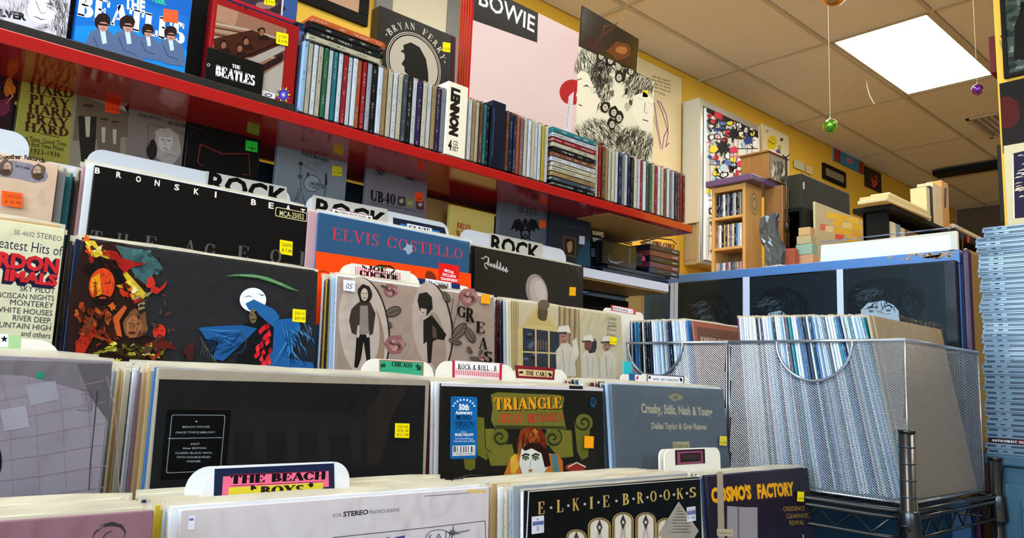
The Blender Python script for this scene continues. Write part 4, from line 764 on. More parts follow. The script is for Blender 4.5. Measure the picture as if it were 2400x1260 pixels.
d = divider((1495, 874), (1618, 882), .90, 'cream divider with a black framed white name card', 'creamdiv', lean=3)
card(d, lambda a: (a.poly([(1516, 876), (1604, 881), (1603, 900), (1516, 897)], '#16161a'), a.poly([(1518, 878), (1602, 883), (1601, 898), (1518, 895)], '#f0f0f4'), a.text('CROSBY, STILLS, NASH & YOUNG', (1530, 890), (1590, 893), 4.5, '#1a1a1a', 'serif', .7), a.blob(1523, 884, 3, 4, '#16161a', 4), a.blob(1596, 889, 3, 4, '#16161a', 5)))
q = P(1462, 846, Y=.96); o = box('cyan_folder', M('cyan_card', '#28b8c0', .4), (0, 0, -.2, .024, .003, 0), None, q, (-.05, 0, 0), bev=0); tag(o, 'bright cyan card wedged beside the mesh basket', 'card')
d = divider((440, 1092), (822, 1082), .70, 'rear white tabbed divider at the bottom, one of a pair', 'divider', lean=2, rad=.02)
d = divider((475, 1100), (822, 1092), .68, 'front white divider with a pink and yellow band-name card', 'divider', lean=2, rad=.02)
def f(a):
    a.poly([(503, 1098), (783, 1085), (785, 1180), (500, 1190)], '#1a2440'); a.poly([(523, 1116), (770, 1103), (771, 1140), (520, 1160)], '#ee6a8a'); a.line([(536, 1112), (762, 1104)], 1.3, '#a01a3a'); a.poly([(536, 1142), (757, 1130), (757, 1175), (535, 1180)], '#d8c834'); a.line([(540, 1138), (757, 1128)], 1.2, '#4a1a3a')
    a.text('THE BEACH', (539, 1133), (762, 1122), 19, '#150e14', 'serif', 1.0); a.text('BOYS', (610, 1160), (712, 1155), 20, '#2a2410', 'serif', .9); a.blob(593, 1142, 6, 6, '#1a1a10', 2, j=.4); a.blob(728, 1136, 7, 5, '#1a1a10', 3, j=.4)
card(d, f)
d = divider((1545, 1052), (1665, 1048), .73, 'rear cream tabbed divider behind the dark plum record', 'creamdiv', lean=3, rad=.012)
d = divider((1557, 1052), (1687, 1048), .72, 'cream divider with a small plum name card', 'creamdiv', lean=3, rad=.014)
card(d, lambda a: (a.rect(1582, 1054, 1653, 1085, '#301828'), a.rect(1587, 1058, 1648, 1085, '#8a4a5c'), a.rect(1594, 1062, 1643, 1080, '#2a1c20'), a.text('CREEDENCE', (1599, 1075), (1640, 1074), 9, '#4f3c34', 'serif', .7)))
# ================================================================ ON THE RED SHELF
ZT = ZS                                             # top of the liner / shelf
ZC = CAM.z+.3745*YS
ct = MT['case']
def disc_case(x, y, z, rot, col, label, group, t_=.0104, flat=False, mat=None):
    o = box('compact_disc', 'case', (0, 0, 0, t_-.0002, .142, .125), None, (x, y, z), rot, bev=.0007)
    if flat: pass
    tag(o, label, 'disc case', group)
    box('spine_card', 'spine', (.0011, .0016, .0035, t_-.0013, .139, .1215), o, col=CN.get(col, col), bev=0)
    return o
YC = YS+.0035
def row(x_px0, x_px1, cols, where, group, seed, y=YC):
    R = random.Random(seed); x0 = P(*x_px0, Y=y).x; x1 = P(*x_px1, Y=y).x; n = len(cols); pit = (x1-x0)/n
    for i, c in enumerate(cols):
        disc_case(x0+i*pit, y+R.uniform(0, .003), ZT, (0, 0, R.uniform(-.004, .004)), c, f'{c} spined disc case, {ordn(i+1)} from left, {where}', group, t_=min(.0108, pit))
row((706, 195), (869, 232), 'pale blue,cream,white,cream,green,white,teal,white,red,white,white,orange,red,slate'.split(',') if False else ['pale blue', 'cream', 'white', 'cream', 'green', 'white', 'teal', 'white', 'red', 'white', 'white', 'orange', 'red', 'silver'], 'under the four flat-lying cases', 'upright discs under the flat ones', 1)
row((871, 240), (1044, 285), ['black', 'white', 'tan', 'cream', 'white', 'cream', 'slate', 'black', 'white', 'purple', 'cream', 'white', 'tan', 'purple', 'grey'], 'left of the white lettered box', 'upright discs left of the white lettered box', 2)
row((1098, 300), (1150, 315), ['white', 'tan', 'cream', 'brown', 'teal', 'black'], 'right of the white lettered box', 'upright discs right of the white lettered box', 3)
row((1186, 330), (1287, 360), ['brown', 'navy', 'navy', 'orange', 'mauve', 'cream', 'white', 'cream', 'white', 'white', 'yellow', 'white'], 'left of the flat stack', 'upright discs left of the flat stack', 4)
row((1389, 395), (1609, 470), ['white', 'cream', 'red', 'brown', 'tan', 'cream', 'cream', 'white', 'navy', 'grey', 'white', 'navy', 'black', 'cream', 'white', 'red', 'white', 'slate', 'green', 'cream', 'red', 'white', 'cream', 'bronze', 'white', 'grey', 'white', 'navy', 'plum', 'red', 'maroon'], 'at the far shelf end', 'upright discs at the far end of the red shelf', 5)
# flat-lying ones: spine (125 long) faces the aisle; case lies on its back
def flat_disc(x, z, col, label, group, t_=.0104, y=YC):
    o = box('compact_disc', 'case', (0, 0, 0, .142, .125, t_-.0003), None, (x, y, z), (0, 0, random.uniform(-.006, .006)), bev=.0007)
    tag(o, label, 'disc case', group); box('spine_card', 'spineh', (.0035, .0016, .001, .1385, .122, t_-.0013), o, col=CN.get(col, col), bev=0); return o
xa = P(724, 70, Y=YC).x
for i, (c, l) in enumerate((('cream', 'bottom'), ('black', 'second from bottom'), ('black', 'third from bottom'), ('orange', 'topmost'))):
    flat_disc(xa+random.uniform(-.003, .003), ZT+.1255+i*.0105, c, f'{c} disc case lying flat across upright ones, {l} of four', 'flat discs on the upright ones')
xb = P(1292, 380, Y=YC).x
for i, c in enumerate(['black', 'slate', 'tan', 'cream', 'cream', 'white', 'bronze', 'black', 'cream', 'red', 'white', 'teal']):
    flat_disc(xb+random.uniform(-.0015, .0015), ZT+.0003+i*.0105, c, f'{c} disc case lying in the flat stack, {ordn(12-i)} from its top', 'flat stack between upright discs')
# ---- fat boxes in the row
x0, x1 = P(1047, 230, Y=YC).x, P(1094, 230, Y=YC).x
o = box('boxed_set', 'lpplain', (0, 0, 0, x1-x0, .15, .140), None, (x0, YS+.0, ZT), (0, 0, 0), '#e8dcc4', bev=.001); tag(o, 'thick white boxed set with black sideways capitals on its spine', 'boxed set')
a = Art(o); a.text('LENNON', (.0085, .130), (.0085, .038), .019, '#14120f', bold=.085, px=False); a.text('4', (.007, .010), (.015, .010), .019, '#14120f', bold=.05, px=False); a.text('CD', (.018, .021), (.029, .021), .009, '#14120f', bold=.02, px=False); a.text('SET', (.017, .010), (.031, .010), .009, '#14120f', bold=.02, px=False); a.done()
x0, x1 = P(1152, 280, Y=YC).x, P(1183, 280, Y=YC).x
o = box('boxed_set', 'gloss', (0, 0, 0, x1-x0, .14, .135), None, (x0, YS+.001, ZT), (0, 0, 0), '#0c1424', bev=.001); tag(o, 'thick midnight blue boxed set standing slightly proud in the row', 'boxed set')
a = Art(o); a.line([(.004, .02), (.004, .12)], .0012, '#3a5a8a', False); a.done()
# ---- left end
def cover_at(tl, Y, w_, h_, t_, col, label, cat='record', name='vinyl_record', lean=0, roll=0, rt=False, mat='lpplain', zbase=None, bev=.0009):
    p = P(*tl, Y=Y); rot = (-math.radians(lean), math.radians(roll), 0)
    if zbase is not None: h_ = p.z-zbase
    loc = p-Euler(rot).to_matrix() @ Vector((w_ if rt else 0, 0, h_))
    o = box(name, mat, (0, 0, 0, w_, t_, round(h_, 5)), None, loc, rot, col, bev=bev); tag(o, label, cat); return o, h_
p = P(157, 77, Y=1.125)
o = box('vinyl_record', 'lpplain', (0, 0, 0, .315, .005, .315), None, (p.x-.315, 1.125, ZT+.0102), (-.05, 0, 0), '#d2ccd2'); tag(o, 'white record with pen-drawn face at the left end of the red shelf', 'record')
a = Art(o); a.text('REVOLVER', (-70, 25), (62, 48), 17, '#101010', bold=.06); 
a.hair(20, 8, 60, 22, 150, '#8a8088', 4, 80, 30, 22, 1.2); a.hair(140, 20, 18, 60, 200, '#4a4038', 5, 85, 25, 26, 1.2); a.ell(98, 22, 34, 34, '#dcd4dc', 10)
a.line([(76, 38), (88, 41), (97, 46), (108, 45)], 4, '#2a2426', taper=True); a.line([(106, 8), (118, 10), (127, 16)], 3.5, '#1a1618', taper=True); a.line([(84, 2), (92, 24), (98, 32), (106, 30)], 1.4, '#4a4246'); a.hair(120, 10, 14, 12, 60, '#2a2426', 6, 30, 30, 12, 1); a.hair(95, 62, 20, 8, 40, '#5a5054', 7, 20, 30, 12, 1); a.done()
p = P(173, 88, Y=1.12); q = P(432, 166, Y=1.12)
o = box('boxed_set', 'lpplain', (0, 0, 0, q.x-p.x, .022, .19), None, (p.x, 1.118, ZT+.0102), (0, 0, 0), '#1560b8', bev=.001); tag(o, 'blue cased film disc with huge white letters and four suited figures', 'boxed set')
a = Art(o); a.clip = (0, 0, q.x-p.x, .19); a.poly([(180, -40), (440, 40), (440, 170), (172, 88)], '#1a6cc4'); a.poly([(176, 60), (300, 60), (440, 120), (440, 175), (172, 92)], '#1c86d4')
a.text('WEEK', (345, -2), (390, 12), 16, '#38b890', bold=.06); a.text('THE', (291, 18), (340, 30), 28, '#f4f4f4', bold=.05); a.text('BEATLES', (181, 34), (432, 104), 52, '#f4f0ea', 'serif', .9)
for cx, cy, s in ((240, 55, 1.05), (298, 58, 1.0), (346, 73, .78), (399, 80, .85)):
    a.poly([(cx-38*s, cy+42*s), (cx-26*s, cy+18*s), (cx-8*s, cy+12*s), (cx+14*s, cy+16*s), (cx+34*s, cy+34*s), (cx+40*s, cy+90*s), (cx-20*s, cy+80*s)], '#56688a'); a.poly([(cx-6*s, cy+14*s), (cx+6*s, cy+14*s), (cx+10*s, cy+44*s), (cx, cy+46*s)], '#c4d4e8'); a.line([(cx-20*s, cy+30*s), (cx-8*s, cy+60*s), (cx+20*s, cy+70*s)], 3, '#3a4664')
    a.blob(cx, cy-4*s, 18*s, 19*s, '#2a1a18', int(cx), 16, .07, 15); a.ell(cx+2*s, cy+5*s, 12*s, 13*s, '#c08a78', 10); a.poly([(cx-12*s, cy+2*s), (cx-10*s, cy-12*s), (cx+14*s, cy-10*s), (cx+16*s, cy+4*s), (cx+6*s, cy-3*s), (cx-4*s, cy-3*s)], '#2a1a18'); a.line([(cx-10*s, cy+1*s), (cx+13*s, cy+4*s)], 5*s, '#141014'); a.line([(cx-2*s, cy+11*s), (cx+6*s, cy+12*s)], 1.5, '#6a2a28')
a.done(); sticker(o, 0, 383, 20, 418, 50, '#ff5a30', [''], 5, 'orange price sticker')
p = P(483, 168, Y=1.122); q = P(686, 236, Y=1.122)
o = box('boxed_set', 'gloss', (0, 0, 0, q.x-p.x, .024, .135), None, (p.x, 1.120, ZT+.0102), (0, 0, 0), '#c4181c', bev=.001); tag(o, 'red bordered boxed disc set showing a stairwell photograph', 'boxed set')
a = Art(o); a.text('The Beatles / 1962-1966', (559, 17), (624, 42), 7, '#2a1410', 'serif', .6)
a.clip = (*a.m(494, 180), *a.m(669, 62)); a.clip = (a.m(494, 160)[0], .008, a.m(669, 100)[0], a.m(506, 8)[1])
a.poly([(480, -20), (700, -20), (700, 300), (480, 300)], '#c08a6c')
for i, (o0, wd, c) in enumerate(((0, 6, '#e4cdb8'), (10, 3, '#4a2a20'), (16, 9, '#d8b090'), (26, 3, '#5a3024'), (34, 5, '#ecd8c4'), (44, 12, '#6a3424'), (54, 4, '#e8d0bc'))): a.line([(490, 50+o0), (580, 70+o0*.9), (690, 102+o0*.9)], wd, c)
a.poly([(505, 10), (560, 28), (550, 62), (505, 48)], '#dca88a'); a.poly([(500, 90), (590, 70), (680, 105), (680, 135), (560, 135), (500, 130)], '#5a2c1e')
for cx, cy in ((524, 105), (562, 113), (577, 97), (613, 75)): a.blob(cx, cy-3, 9, 8, '#2a140e', cx, 10, .15); a.ell(cx, cy+1, 6, 8, '#b8785a', 10); a.poly([(cx-10, cy+10), (cx+12, cy+8), (cx+20, cy+20), (cx-8, cy+20)], '#3a1c14')
a.poly([(560, 148), (680, 104), (680, 122), (585, 160)], '#d8c8ba'); a.poly([(585, 168), (680, 128), (680, 146), (600, 178)], '#3a201a'); a.poly([(600, 186), (680, 150), (680, 240), (615, 214)], '#d8ccc0'); a.line([(560, 140), (680, 96)], 4, '#2a1410'); a.line([(668, 60), (662, 210)], 1, '#e8d8cc'); a.clip = None
a.done(); sticker(o, -.0042, 648, 74, 676, 102, YEL, ['22 5060', '$ 8.98'], 6, 'yellow price sticker')
cl = box('clear_cover', 'case', (-.004, -.002, 0, q.x-p.x+.008, .027, .142), o, bev=.001)
a = Art(o, -.0025); p1 = a.m(651, 222); a.ell(664, 222, 12, 15, '#3a3090', 0)
for k in range(12): t = k*.5236; a.poly([(664+11*math.cos(t-.2), 222+13*math.sin(t-.2)), (664+18*math.cos(t), 222+21*math.sin(t)), (664+11*math.cos(t+.2), 222+13*math.sin(t+.2))], ('#d8cc30', '#8a4aa8')[k % 2])
a.ell(664, 222, 7, 9, '#5a50c0'); a.ell(664, 222, 3, 4, '#c8c0e8'); a.poly([(613, 210), (645, 220), (644, 236), (612, 225)], '#e0dce0'); a.ell(629, 223, 9, 4, '#2a2a2a', 10); a.ell(629, 223, 6, 2, '#e0dce0', 10); a.done('disc_sticker')
p = P(478, 186, Y=1.112); q = P(613, 223, Y=1.112)
o = box('name_plate', 'gloss', (0, 0, 0, q.x-p.x, .003, .050), None, (p.x, 1.1105, ZT+.0102), (0, .0, 0), '#080808', bev=.0008); tag(o, 'small black plate with white band name leaning on the red boxed set', 'plate')
a = Art(o); a.text('THE', (544, 158), (563, 163), 8.5, '#f0f0f0', 'serif', .8); a.text('BEATLES', (505, 176), (597, 201), 24, '#f0f0f0', 'serif', 1.0); a.ell(489, 152, 4, 3.6, '#b8b8b8'); a.ell(489, 152, 2.4, 2.2, '#080808'); a.done()
o, _ = cover_at((702, -40), 1.165, .14, .1, .012, '#2d4f86', 'blue edged disc set half hidden above the red boxed set', 'disc case', 'boxed_set', rt=True, zbase=ZT+.0102)
a = Art(o); a.poly([(560, -40), (664, -40), (660, 36), (556, 0)], '#3a2c34'); a.blob(630, 12, 26, 12, '#8a6a64', 4, 14, .3); a.blob(652, 20, 16, 9, '#2a2024', 5, 10, .3); a.poly([(664, -40), (668, -40), (662, 36), (658, 36)], '#c8c0c8'); a.done(); sticker(o, 0, 620, -14, 645, 10, YEL, ['', '$ 7.95'], 4, 'yellow price sticker')
o = box('upright_board', 'blackm', (0, 0, 0, P(690, 100, Y=1.2)[0]+.34, .012, .5), None, (-.34, 1.2, ZT+.011), bev=.001); tag(o, 'black upright board behind the boxed sets at the left end', 'board')
# ---- back tier and what stands on it
ZTI = CAM.z+.512
bt = empty('back_tier', (.35, 1.257, ZT-.002)); box('step_board', 'wood', (0, 0, ZTI-ZT-.013, 1.19, .13, ZTI-ZT+.002), bt); box('step_riser', 'wooddark', (0, .1, .0, 1.19, .115, ZTI-ZT-.014), bt); tag(bt, 'narrow raised wooden step hidden behind the upright discs', 'step')
YB = 1.27
def tier(tlx, trx, tly, t_, col, label, lean=0, mat='lpplain', name='vinyl_record', cat='record', Y=YB, dz=0):
    A, B_ = P(tlx, tly, Y=Y), P(*trx, Y=Y); h_ = A.z-ZTI-.003
    o = box(name, mat, (0, 0, 0, round(B_.x-A.x, 4), t_, round(h_, 4)), None, (A.x, Y, ZTI+.003), (0, 0, 0), col, bev=.001); tag(o, label, cat); return o
o = tier(890, (1068, 85), 12, .03, '#16130f', 'black boxed record with a silhouette head in pale rings and lettering round it', name='boxed_set', cat='boxed set')
a = Art(o); c0 = a.m(971, 152); rad = .068
for rr, c in ((rad, '#c8bca8'), (rad-.0015, '#16130f'), (rad-.0035, '#c8bca8'), (rad-.005, '#16130f'), (rad-.008, '#b4a896')): a.poly([(c0[0]+rr*math.cos(t), c0[1]+rr*math.sin(t)) for t in np.linspace(0, 6.283, 49)[:-1]], c, False)
sil = [(-.030, .033), (-.012, .045), (.010, .042), (.028, .022), (.036, -.008), (.040, -.06), (-.02, -.06), (-.022, -.036), (-.014, -.026), (-.022, -.022), (-.024, -.012), (-.031, -.008), (-.024, .006), (-.026, .016), (-.036, .018), (-.028, .024)]
a.poly([(c0[0]+u, c0[1]+v) for u, v in sil], '#14110e', False)
def ring(t, a0, a1, r_, h, flip=False):
    n = len(t)
    for i, ch in enumerate(t):
        if ch == ' ': continue
        an = math.radians(a0+(a1-a0)*i/max(1, n-1)); x, y = c0[0]+r_*math.sin(an), c0[1]+r_*math.cos(an); wv = h*(.3 if ch in 'I.' else .75)/2; dx, dy = math.cos(an)*wv, -math.sin(an)*wv
        a.text(ch, (x-dx, y-dy), (x+dx, y+dy), h, '#d0c4b0', 'serif', .1, px=False)
ring('BRYAN FERRY', -52, 60, rad+.006, .014); ring('1973', -92, -70, rad+.006, .012); ring('1976', 76, 98, rad+.006, .012); ring('.', -60, -60, rad+.006, .016); ring('.', 68, 68, rad+.006, .016)
a.poly([(1058, 86), (1068, 90), (1064, 230), (1056, 230)], '#3a1424'); a.done(); sticker(o, 0, 1038, 98, 1056, 120, YEL, ['', '$ 47.98'], 3, 'yellow price sticker')
o = tier(1112, (1355, 62), -9, .045, '#b8141c', 'tall red boxed set with a blush panel and black title block', mat='gloss', name='boxed_set', cat='boxed set')
B1 = o; wB = None
a = Art(o); a.clip = (a.m(1108, 60)[0], 0, a.m(1353, 200)[0], a.m(1355, 76)[1]); a.poly([(1000, -100), (1400, -100), (1400, 400), (1000, 400)], '#dcbeb8'); a.poly([(1110, -60), (1264, -40), (1259, 100), (1104, 45)], '#14110f')
a.text('BOWIE', (1122, 10), (1252, 76), 42, '#f0e8e0', bold=.012)
a.clip = (a.m(1108, 60)[0], 0, a.m(1353, 200)[0], 9); a.ell(1341, 216, 30, 30, '#b01c20', 0); a.poly([(1333, 225), (1345, 214), (1338, 310), (1322, 306)], '#d8c8cc'); a.text('VINYL REPLICA', (1329, 300), (1336, 232), 4, '#5a4a50')
a.done()
box('ribbed_spine', 'red', [(-.003, .004+k*.009, .002, -.0002, .010+k*.009, .37) for k in range(5)], o, bev=.001)
o = tier(1348, (1533, 185), 104, .005, '#e4dcc0', 'ivory record with line-drawn heads and photo cutouts, behind the far discs')
a = Art(o); a.clip = (0, 0, .3199, .335)
a.hair(1385, 150, 40, 55, 520, '#2a2620', 1, 75, 22, 24, 1); a.hair(1410, 190, 26, 60, 420, '#38322a', 2, 95, 25, 22, 1); a.hair(1500, 190, 34, 40, 420, '#57503f', 3, 110, 22, 22, 1); a.hair(1400, 310, 60, 38, 560, '#4a4438', 4, 60, 30, 26, 1); a.hair(1490, 330, 44, 42, 560, '#4a4438', 5, 100, 30, 26, 1); a.hair(1450, 130, 50, 40, 460, '#1a1814', 7, 80, 60, 16, 1.4)
a.poly([(1352, 175), (1362, 165), (1378, 172), (1392, 205), (1404, 232), (1398, 262), (1372, 282), (1358, 276), (1354, 262), (1351, 250), (1356, 240), (1350, 222), (1356, 205)], '#eadfc4'); a.line([(1366, 203), (1375, 200), (1382, 205)], 3, '#1a1814', taper=True); a.line([(1356, 245), (1364, 248)], 2, '#3a342a'); a.line([(1352, 188), (1364, 184)], 1.4, '#3a342a')
a.poly([(1484, 225), (1510, 215), (1532, 235), (1528, 310), (1505, 305), (1482, 270)], '#ece2c8'); a.line([(1494, 230), (1508, 234)], 3.4, '#1a1814', taper=True); a.line([(1519, 240), (1530, 246)], 3.4, '#1a1814', taper=True); a.line([(1512, 240), (1510, 262), (1516, 266)], 1.2, '#3a342a'); a.line([(1506, 280), (1519, 284)], 1.6, '#3a342a')
for i in range(34):
    x, y = R_0.uniform(1385, 1480), R_0.uniform(110, 240); y += (x-1440)*.35; a.blob(x, y, R_0.uniform(3, 7), R_0.uniform(5, 10), R_0.choice(['#14120f', '#3a362e', '#b8ae98', '#14120f', '#6a6454', '#d8d0ba']), i, 8, .4)
for cx, cy in ((1434, 290), (1418, 250), (1438, 262), (1450, 275), (1430, 140), (1408, 130), (1478, 165), (1450, 180)): a.blob(cx, cy, 11, 14, '#14120f', cx, 10, .2); a.ell(cx, cy+2, 6, 8, '#c8beaa'); a.line([(cx-3, cy), (cx+3, cy)], 1.2, '#14120f'); a.line([(cx-2, cy+5), (cx+2, cy+5)], 1, '#14120f')
a.done(); sticker(o, 0, 1507, 211, 1519, 227, YEL, [''], 1, 'yellow price sticker')
p = P(1365, 12, Y=1.36)
o = box('small_poster', 'gloss', (0, 0, -.53, .245, .004, 0), None, (p.x, 1.36, p.z), (.0, math.radians(3), 0), '#191210', bev=.001); tag(o, 'dark glossy poster with a warm glow standing tilted behind the ivory record', 'poster')
a = Art(o, 0); a.blob(1390, 110, 26, 22, '#3a1e18', 2, 14, .3); a.blob(1452, 120, 28, 20, '#6a3a18', 3, 14, .2); a.blob(1458, 118, 14, 10, '#a8642c', 4, 12, .2); a.line([(1385, 120), (1410, 85), (1440, 62), (1448, 52)], 6, '#54281e', taper=True); a.line([(1410, 85), (1416, 62), (1436, 58)], 4, '#6a3426', taper=True); a.line([(1430, 75), (1432, 110)], 3, '#7a4434', taper=True); a.done()
# ================================================================ LEDGE UNDER THE RED SHELF
YL = 1.235; ZL = ZB+.0005
def ledge(tlx, trx, col, label, t_=.012, cat='disc case', name='disc_set', Y=YL, h_=.1135, mat='lpplain', y_tl=300):
    A, B_ = P(tlx, y_tl, Y=Y), P(trx, y_tl+ (trx-tlx)*.24, Y=Y)
    o = box(name, mat, (0, 0, 0, round(B_.x-A.x, 4), t_, h_), None, (A.x, Y, ZL), (0, 0, 0), col, bev=.0008); tag(o, label, cat); return o
o = ledge(-60, 40, '#2a0c10', 'dark red disc set with an orange figure at the far left of the ledge', y_tl=180)
a = Art(o); a.blob(22, 205, 12, 22, '#b8601c', 2, 12, .3); a.blob(8, 250, 18, 20, '#6a2438', 3, 12, .3); a.line([(10, 190), (30, 225), (12, 245)], 4, '#d88a2c', taper=True); a.done()
o = ledge(52, 294, '#9c9038', 'wide golden disc set with brown stacked capitals beside a sepia photograph', .02, y_tl=190)
a = Art(o); a.clip = (0, 0, .3, .1135); a.poly([(180, 150), (300, 190), (296, 420), (160, 400)], '#8f7f68'); a.poly([(182, 218), (300, 262), (300, 320), (170, 330)], '#6a5a44'); a.poly([(184, 205), (240, 230), (298, 262), (298, 200), (190, 180)], '#a8a49c')
for cx, cy, s in ((205, 275, 1.2), (242, 300, .9), (268, 305, .85)): a.poly([(cx-18*s, cy-4), (cx+18*s, cy-2), (cx+16*s, cy+45*s), (cx+12*s, cy+88*s), (cx-12*s, cy+88*s), (cx-16*s, cy+45*s)], '#2c241c' if s > 1 else '#6a5a48'); a.poly([(cx-5*s, cy-2), (cx+6*s, cy-2), (cx+4*s, cy+38*s), (cx-3*s, cy+38*s)], '#b8a890'); a.ell(cx+2, cy-14*s, 9*s, 11*s, '#6a5240'); a.line([(cx-8*s, cy-24*s), (cx+12*s, cy-22*s)], 5*s, '#3a2c20')
BR = '#4a2414'
for t, x0, x1, y, h in (('HARD', 70, 172, 217, 24), ('PLAY', 70, 163, 243, 24), ('HARD', 66, 166, 264, 22), ('PRAY', 62, 160, 287, 24), ('HARD', 58, 160, 307, 22)): a.text(t, (x0, y-1), (x1, y+(x1-x0)*.13), h*.9, BR, 'serif', .5)
for y in (222, 271, 313): a.line([(92, y), (140, y+9)], 1.6, BR)
for t, x0, x1, y in (('Hard Time, Good Time', 40, 155, 326), ('& End Time Music', 62, 150, 341), ('1923-1936', 72, 140, 358)): a.text(t, (x0, y), (x1, y+(x1-x0)*.15), 12, '#2c2014')
a.done(); sticker(o, 0, 247, 234, 281, 262, '#ff4818', ['', '$ 35.98'], 5, 'orange price sticker')
o = ledge(303, 437, '#7c6c62', 'grey-brown disc case with a long-haired portrait under small capitals', y_tl=255)
a = Art(o); a.clip = (0, 0, .3, .1135); a.text('TOM PETTY', (324, 272), (378, 284), 8, '#2c2420', 'serif', .6); a.text('AND THE', (381, 283), (391, 287), 3, '#2c2420'); a.text('HEARTBREAKERS', (394, 291), (470, 306), 8, '#2c2420', 'serif', .6)
a.line([(348, 290), (432, 313)], 1, '#2c2420'); a.line([(348, 290), (342, 400)], 1, '#2c2420'); a.blob(392, 345, 34, 42, '#a89a8e', 3, 16, .12); a.ell(388, 330, 17, 26, '#c0b4a8', 4); a.blob(388, 312, 22, 12, '#b0a090', 4, 12, .2); a.line([(378, 326), (385, 328)], 2, '#3a302a'); a.line([(392, 329), (399, 330)], 2, '#3a302a'); a.line([(387, 330), (385, 338), (389, 340)], 1.2, '#5a4c44'); a.line([(382, 346), (392, 348)], 1.6, '#5a3c34'); a.blob(356, 350, 12, 22, '#2a2220', 5, 10, .2); a.line([(372, 362), (392, 352), (420, 364)], 9, '#b0a398', taper=True); a.line([(378, 368), (400, 362), (425, 372)], 5, '#968a80', taper=True); a.done()
o = ledge(442, 612, '#0a0808', 'black disc set with a red outlined open book and green price sticker', y_tl=290, Y=1.228)
a = Art(o); a.line([(470, 338), (520, 360), (583, 360), (586, 410), (568, 408)], 2.6, '#7a3020'); a.line([(470, 338), (463, 380), (476, 388)], 2.6, '#7a3020'); a.line([(523, 362), (523, 400)], 1.4, '#2a1410'); a.line([(447, 296), (472, 302), (486, 294)], 1.2, '#3a3a40'); a.line([(447, 320), (452, 305), (470, 303)], 1.2, '#3a3a40'); a.line([(598, 320), (606, 332), (606, 390)], 1.2, '#303038'); a.done(); sticker(o, 0, 576, 328, 604, 352, '#28c83c', ['', '$'], 5, 'green price sticker')
p = ledge(652, 815, '#7c8084', 'grey disc set engraved with a balancing globe contraption', y_tl=345); o = p
a = Art(o); a.clip = (0, 0, .3, .1135); a.text('PUNCH BROTHERS', (707, 362), (770, 381), 8, '#26282a', 'serif', .8); a.hair(735, 382, 22, 5, 26, '#4a4c50', 2, 15, 20, 12, .8)
K2 = '#2c2e32'; a.ell(731, 430, 20, 20, K2); a.ell(731, 430, 18.4, 18.4, '#8c9094'); a.hair(731, 432, 13, 8, 60, '#5a5e62', 3, 15, 20, 10, 1); a.ell(705, 383, 5, 5, K2); a.line([(707, 385), (743, 402)], 1, K2); a.line([(705, 388), (703, 412)], 1.6, K2); a.poly([(698, 408), (710, 410), (707, 420), (699, 418)], '#4a4c50'); a.line([(704, 420), (706, 440), (696, 470)], 1.4, K2); a.line([(706, 440), (715, 480)], 1, K2); a.line([(700, 440), (690, 475)], 1, K2); a.ell(722, 408, 4, 3.4, '#6a2a2a'); a.line([(717, 414), (722, 408)], 2, K2); a.poly([(762, 408), (766, 404), (767, 432), (761, 436)], K2); a.line([(750, 432), (764, 434), (758, 470)], 1.6, K2); a.ell(757, 438, 5, 5, '#5a5e62'); a.done(); sticker(o, 0, 779, 388, 802, 410, '#d8c81c', ['', '$ 14.98'], 3, 'yellow price sticker')
o = ledge(862, 1002, '#746c70', 'grey disc set with two big black letters and two digits', y_tl=398)
a = Art(o); a.clip = (0, 0, .3, .1135); a.text('UB40', (868, 470), (927, 480), 25, '#221c20', 'serif', .7); a.text('LABOUR OF LOVE I II & III', (866, 477), (930, 488), 5, '#2c2428'); a.hair(884, 398, 10, 5, 26, '#2a2226', 2, 45, 20, 16, 1.4); a.hair(955, 415, 12, 4, 26, '#2a1a20', 3, 20, 20, 16, 1.6)
for cx, c in ((941, '#3c3430'), (961, '#8a7a4a'), (984, '#5a2c28')): a.poly([(cx-9, 459+(cx-941)*.2), (cx+9, 462+(cx-941)*.2), (cx+9, 484+(cx-941)*.2), (cx-9, 480+(cx-941)*.2)], c); a.blob(cx, 471+(cx-941)*.2, 5, 5, '#a89884', cx, 8, .3)
a.text('THE GREATEST HITS', (930, 488), (994, 500), 5, '#2c2428'); a.done(); sticker(o, 0, 973, 449, 992, 470, '#f04820', ['', '$'], 3, 'orange price sticker')
o = ledge(1058, 1160, '#e0c468', 'pale yellow box with faded red capitals between the wood post and grey set', y_tl=470, h_=.085, Y=1.25)
a = Art(o); a.clip = (0, 0, .3, .085); a.text('BRIAN', (1071, 534), (1103, 541), 14, '#c84828', 'serif', .6); a.text('WILSON', (1068, 551), (1118, 562), 13, '#c84828', 'serif', .6); a.done()
o = ledge(1172, 1288, '#5c5f66', 'slate-grey disc set with a black winged crest', y_tl=475)
a = Art(o); a.clip = (0, 0, .3, .1135); a.text('QUEEN', (1214, 496), (1260, 505), 13, '#1c1c20', 'serif', .1)
for sx in (-1, 1): a.poly([(1231, 530), (1231+sx*14, 512), (1231+sx*26, 516), (1231+sx*34, 540), (1231+sx*24, 534), (1231+sx*22, 544), (1231+sx*15, 538), (1231+sx*10, 548)], '#16161a')
a.ell(1231, 520, 5, 8, '#16161a'); a.ell(1231, 548, 12, 12, '#16161a'); a.ell(1231, 548, 8, 8, '#5c5f66'); a.line([(1219, 562), (1231, 548), (1243, 562)], 3, '#16161a'); a.done(); sticker(o, 0, 1265, 515, 1280, 533, '#f05828', [''], 2, 'orange price sticker')
o = ledge(1291, 1384, '#1f252e', 'near-black disc set with a small framed portrait and white tag', y_tl=510, Y=1.22)
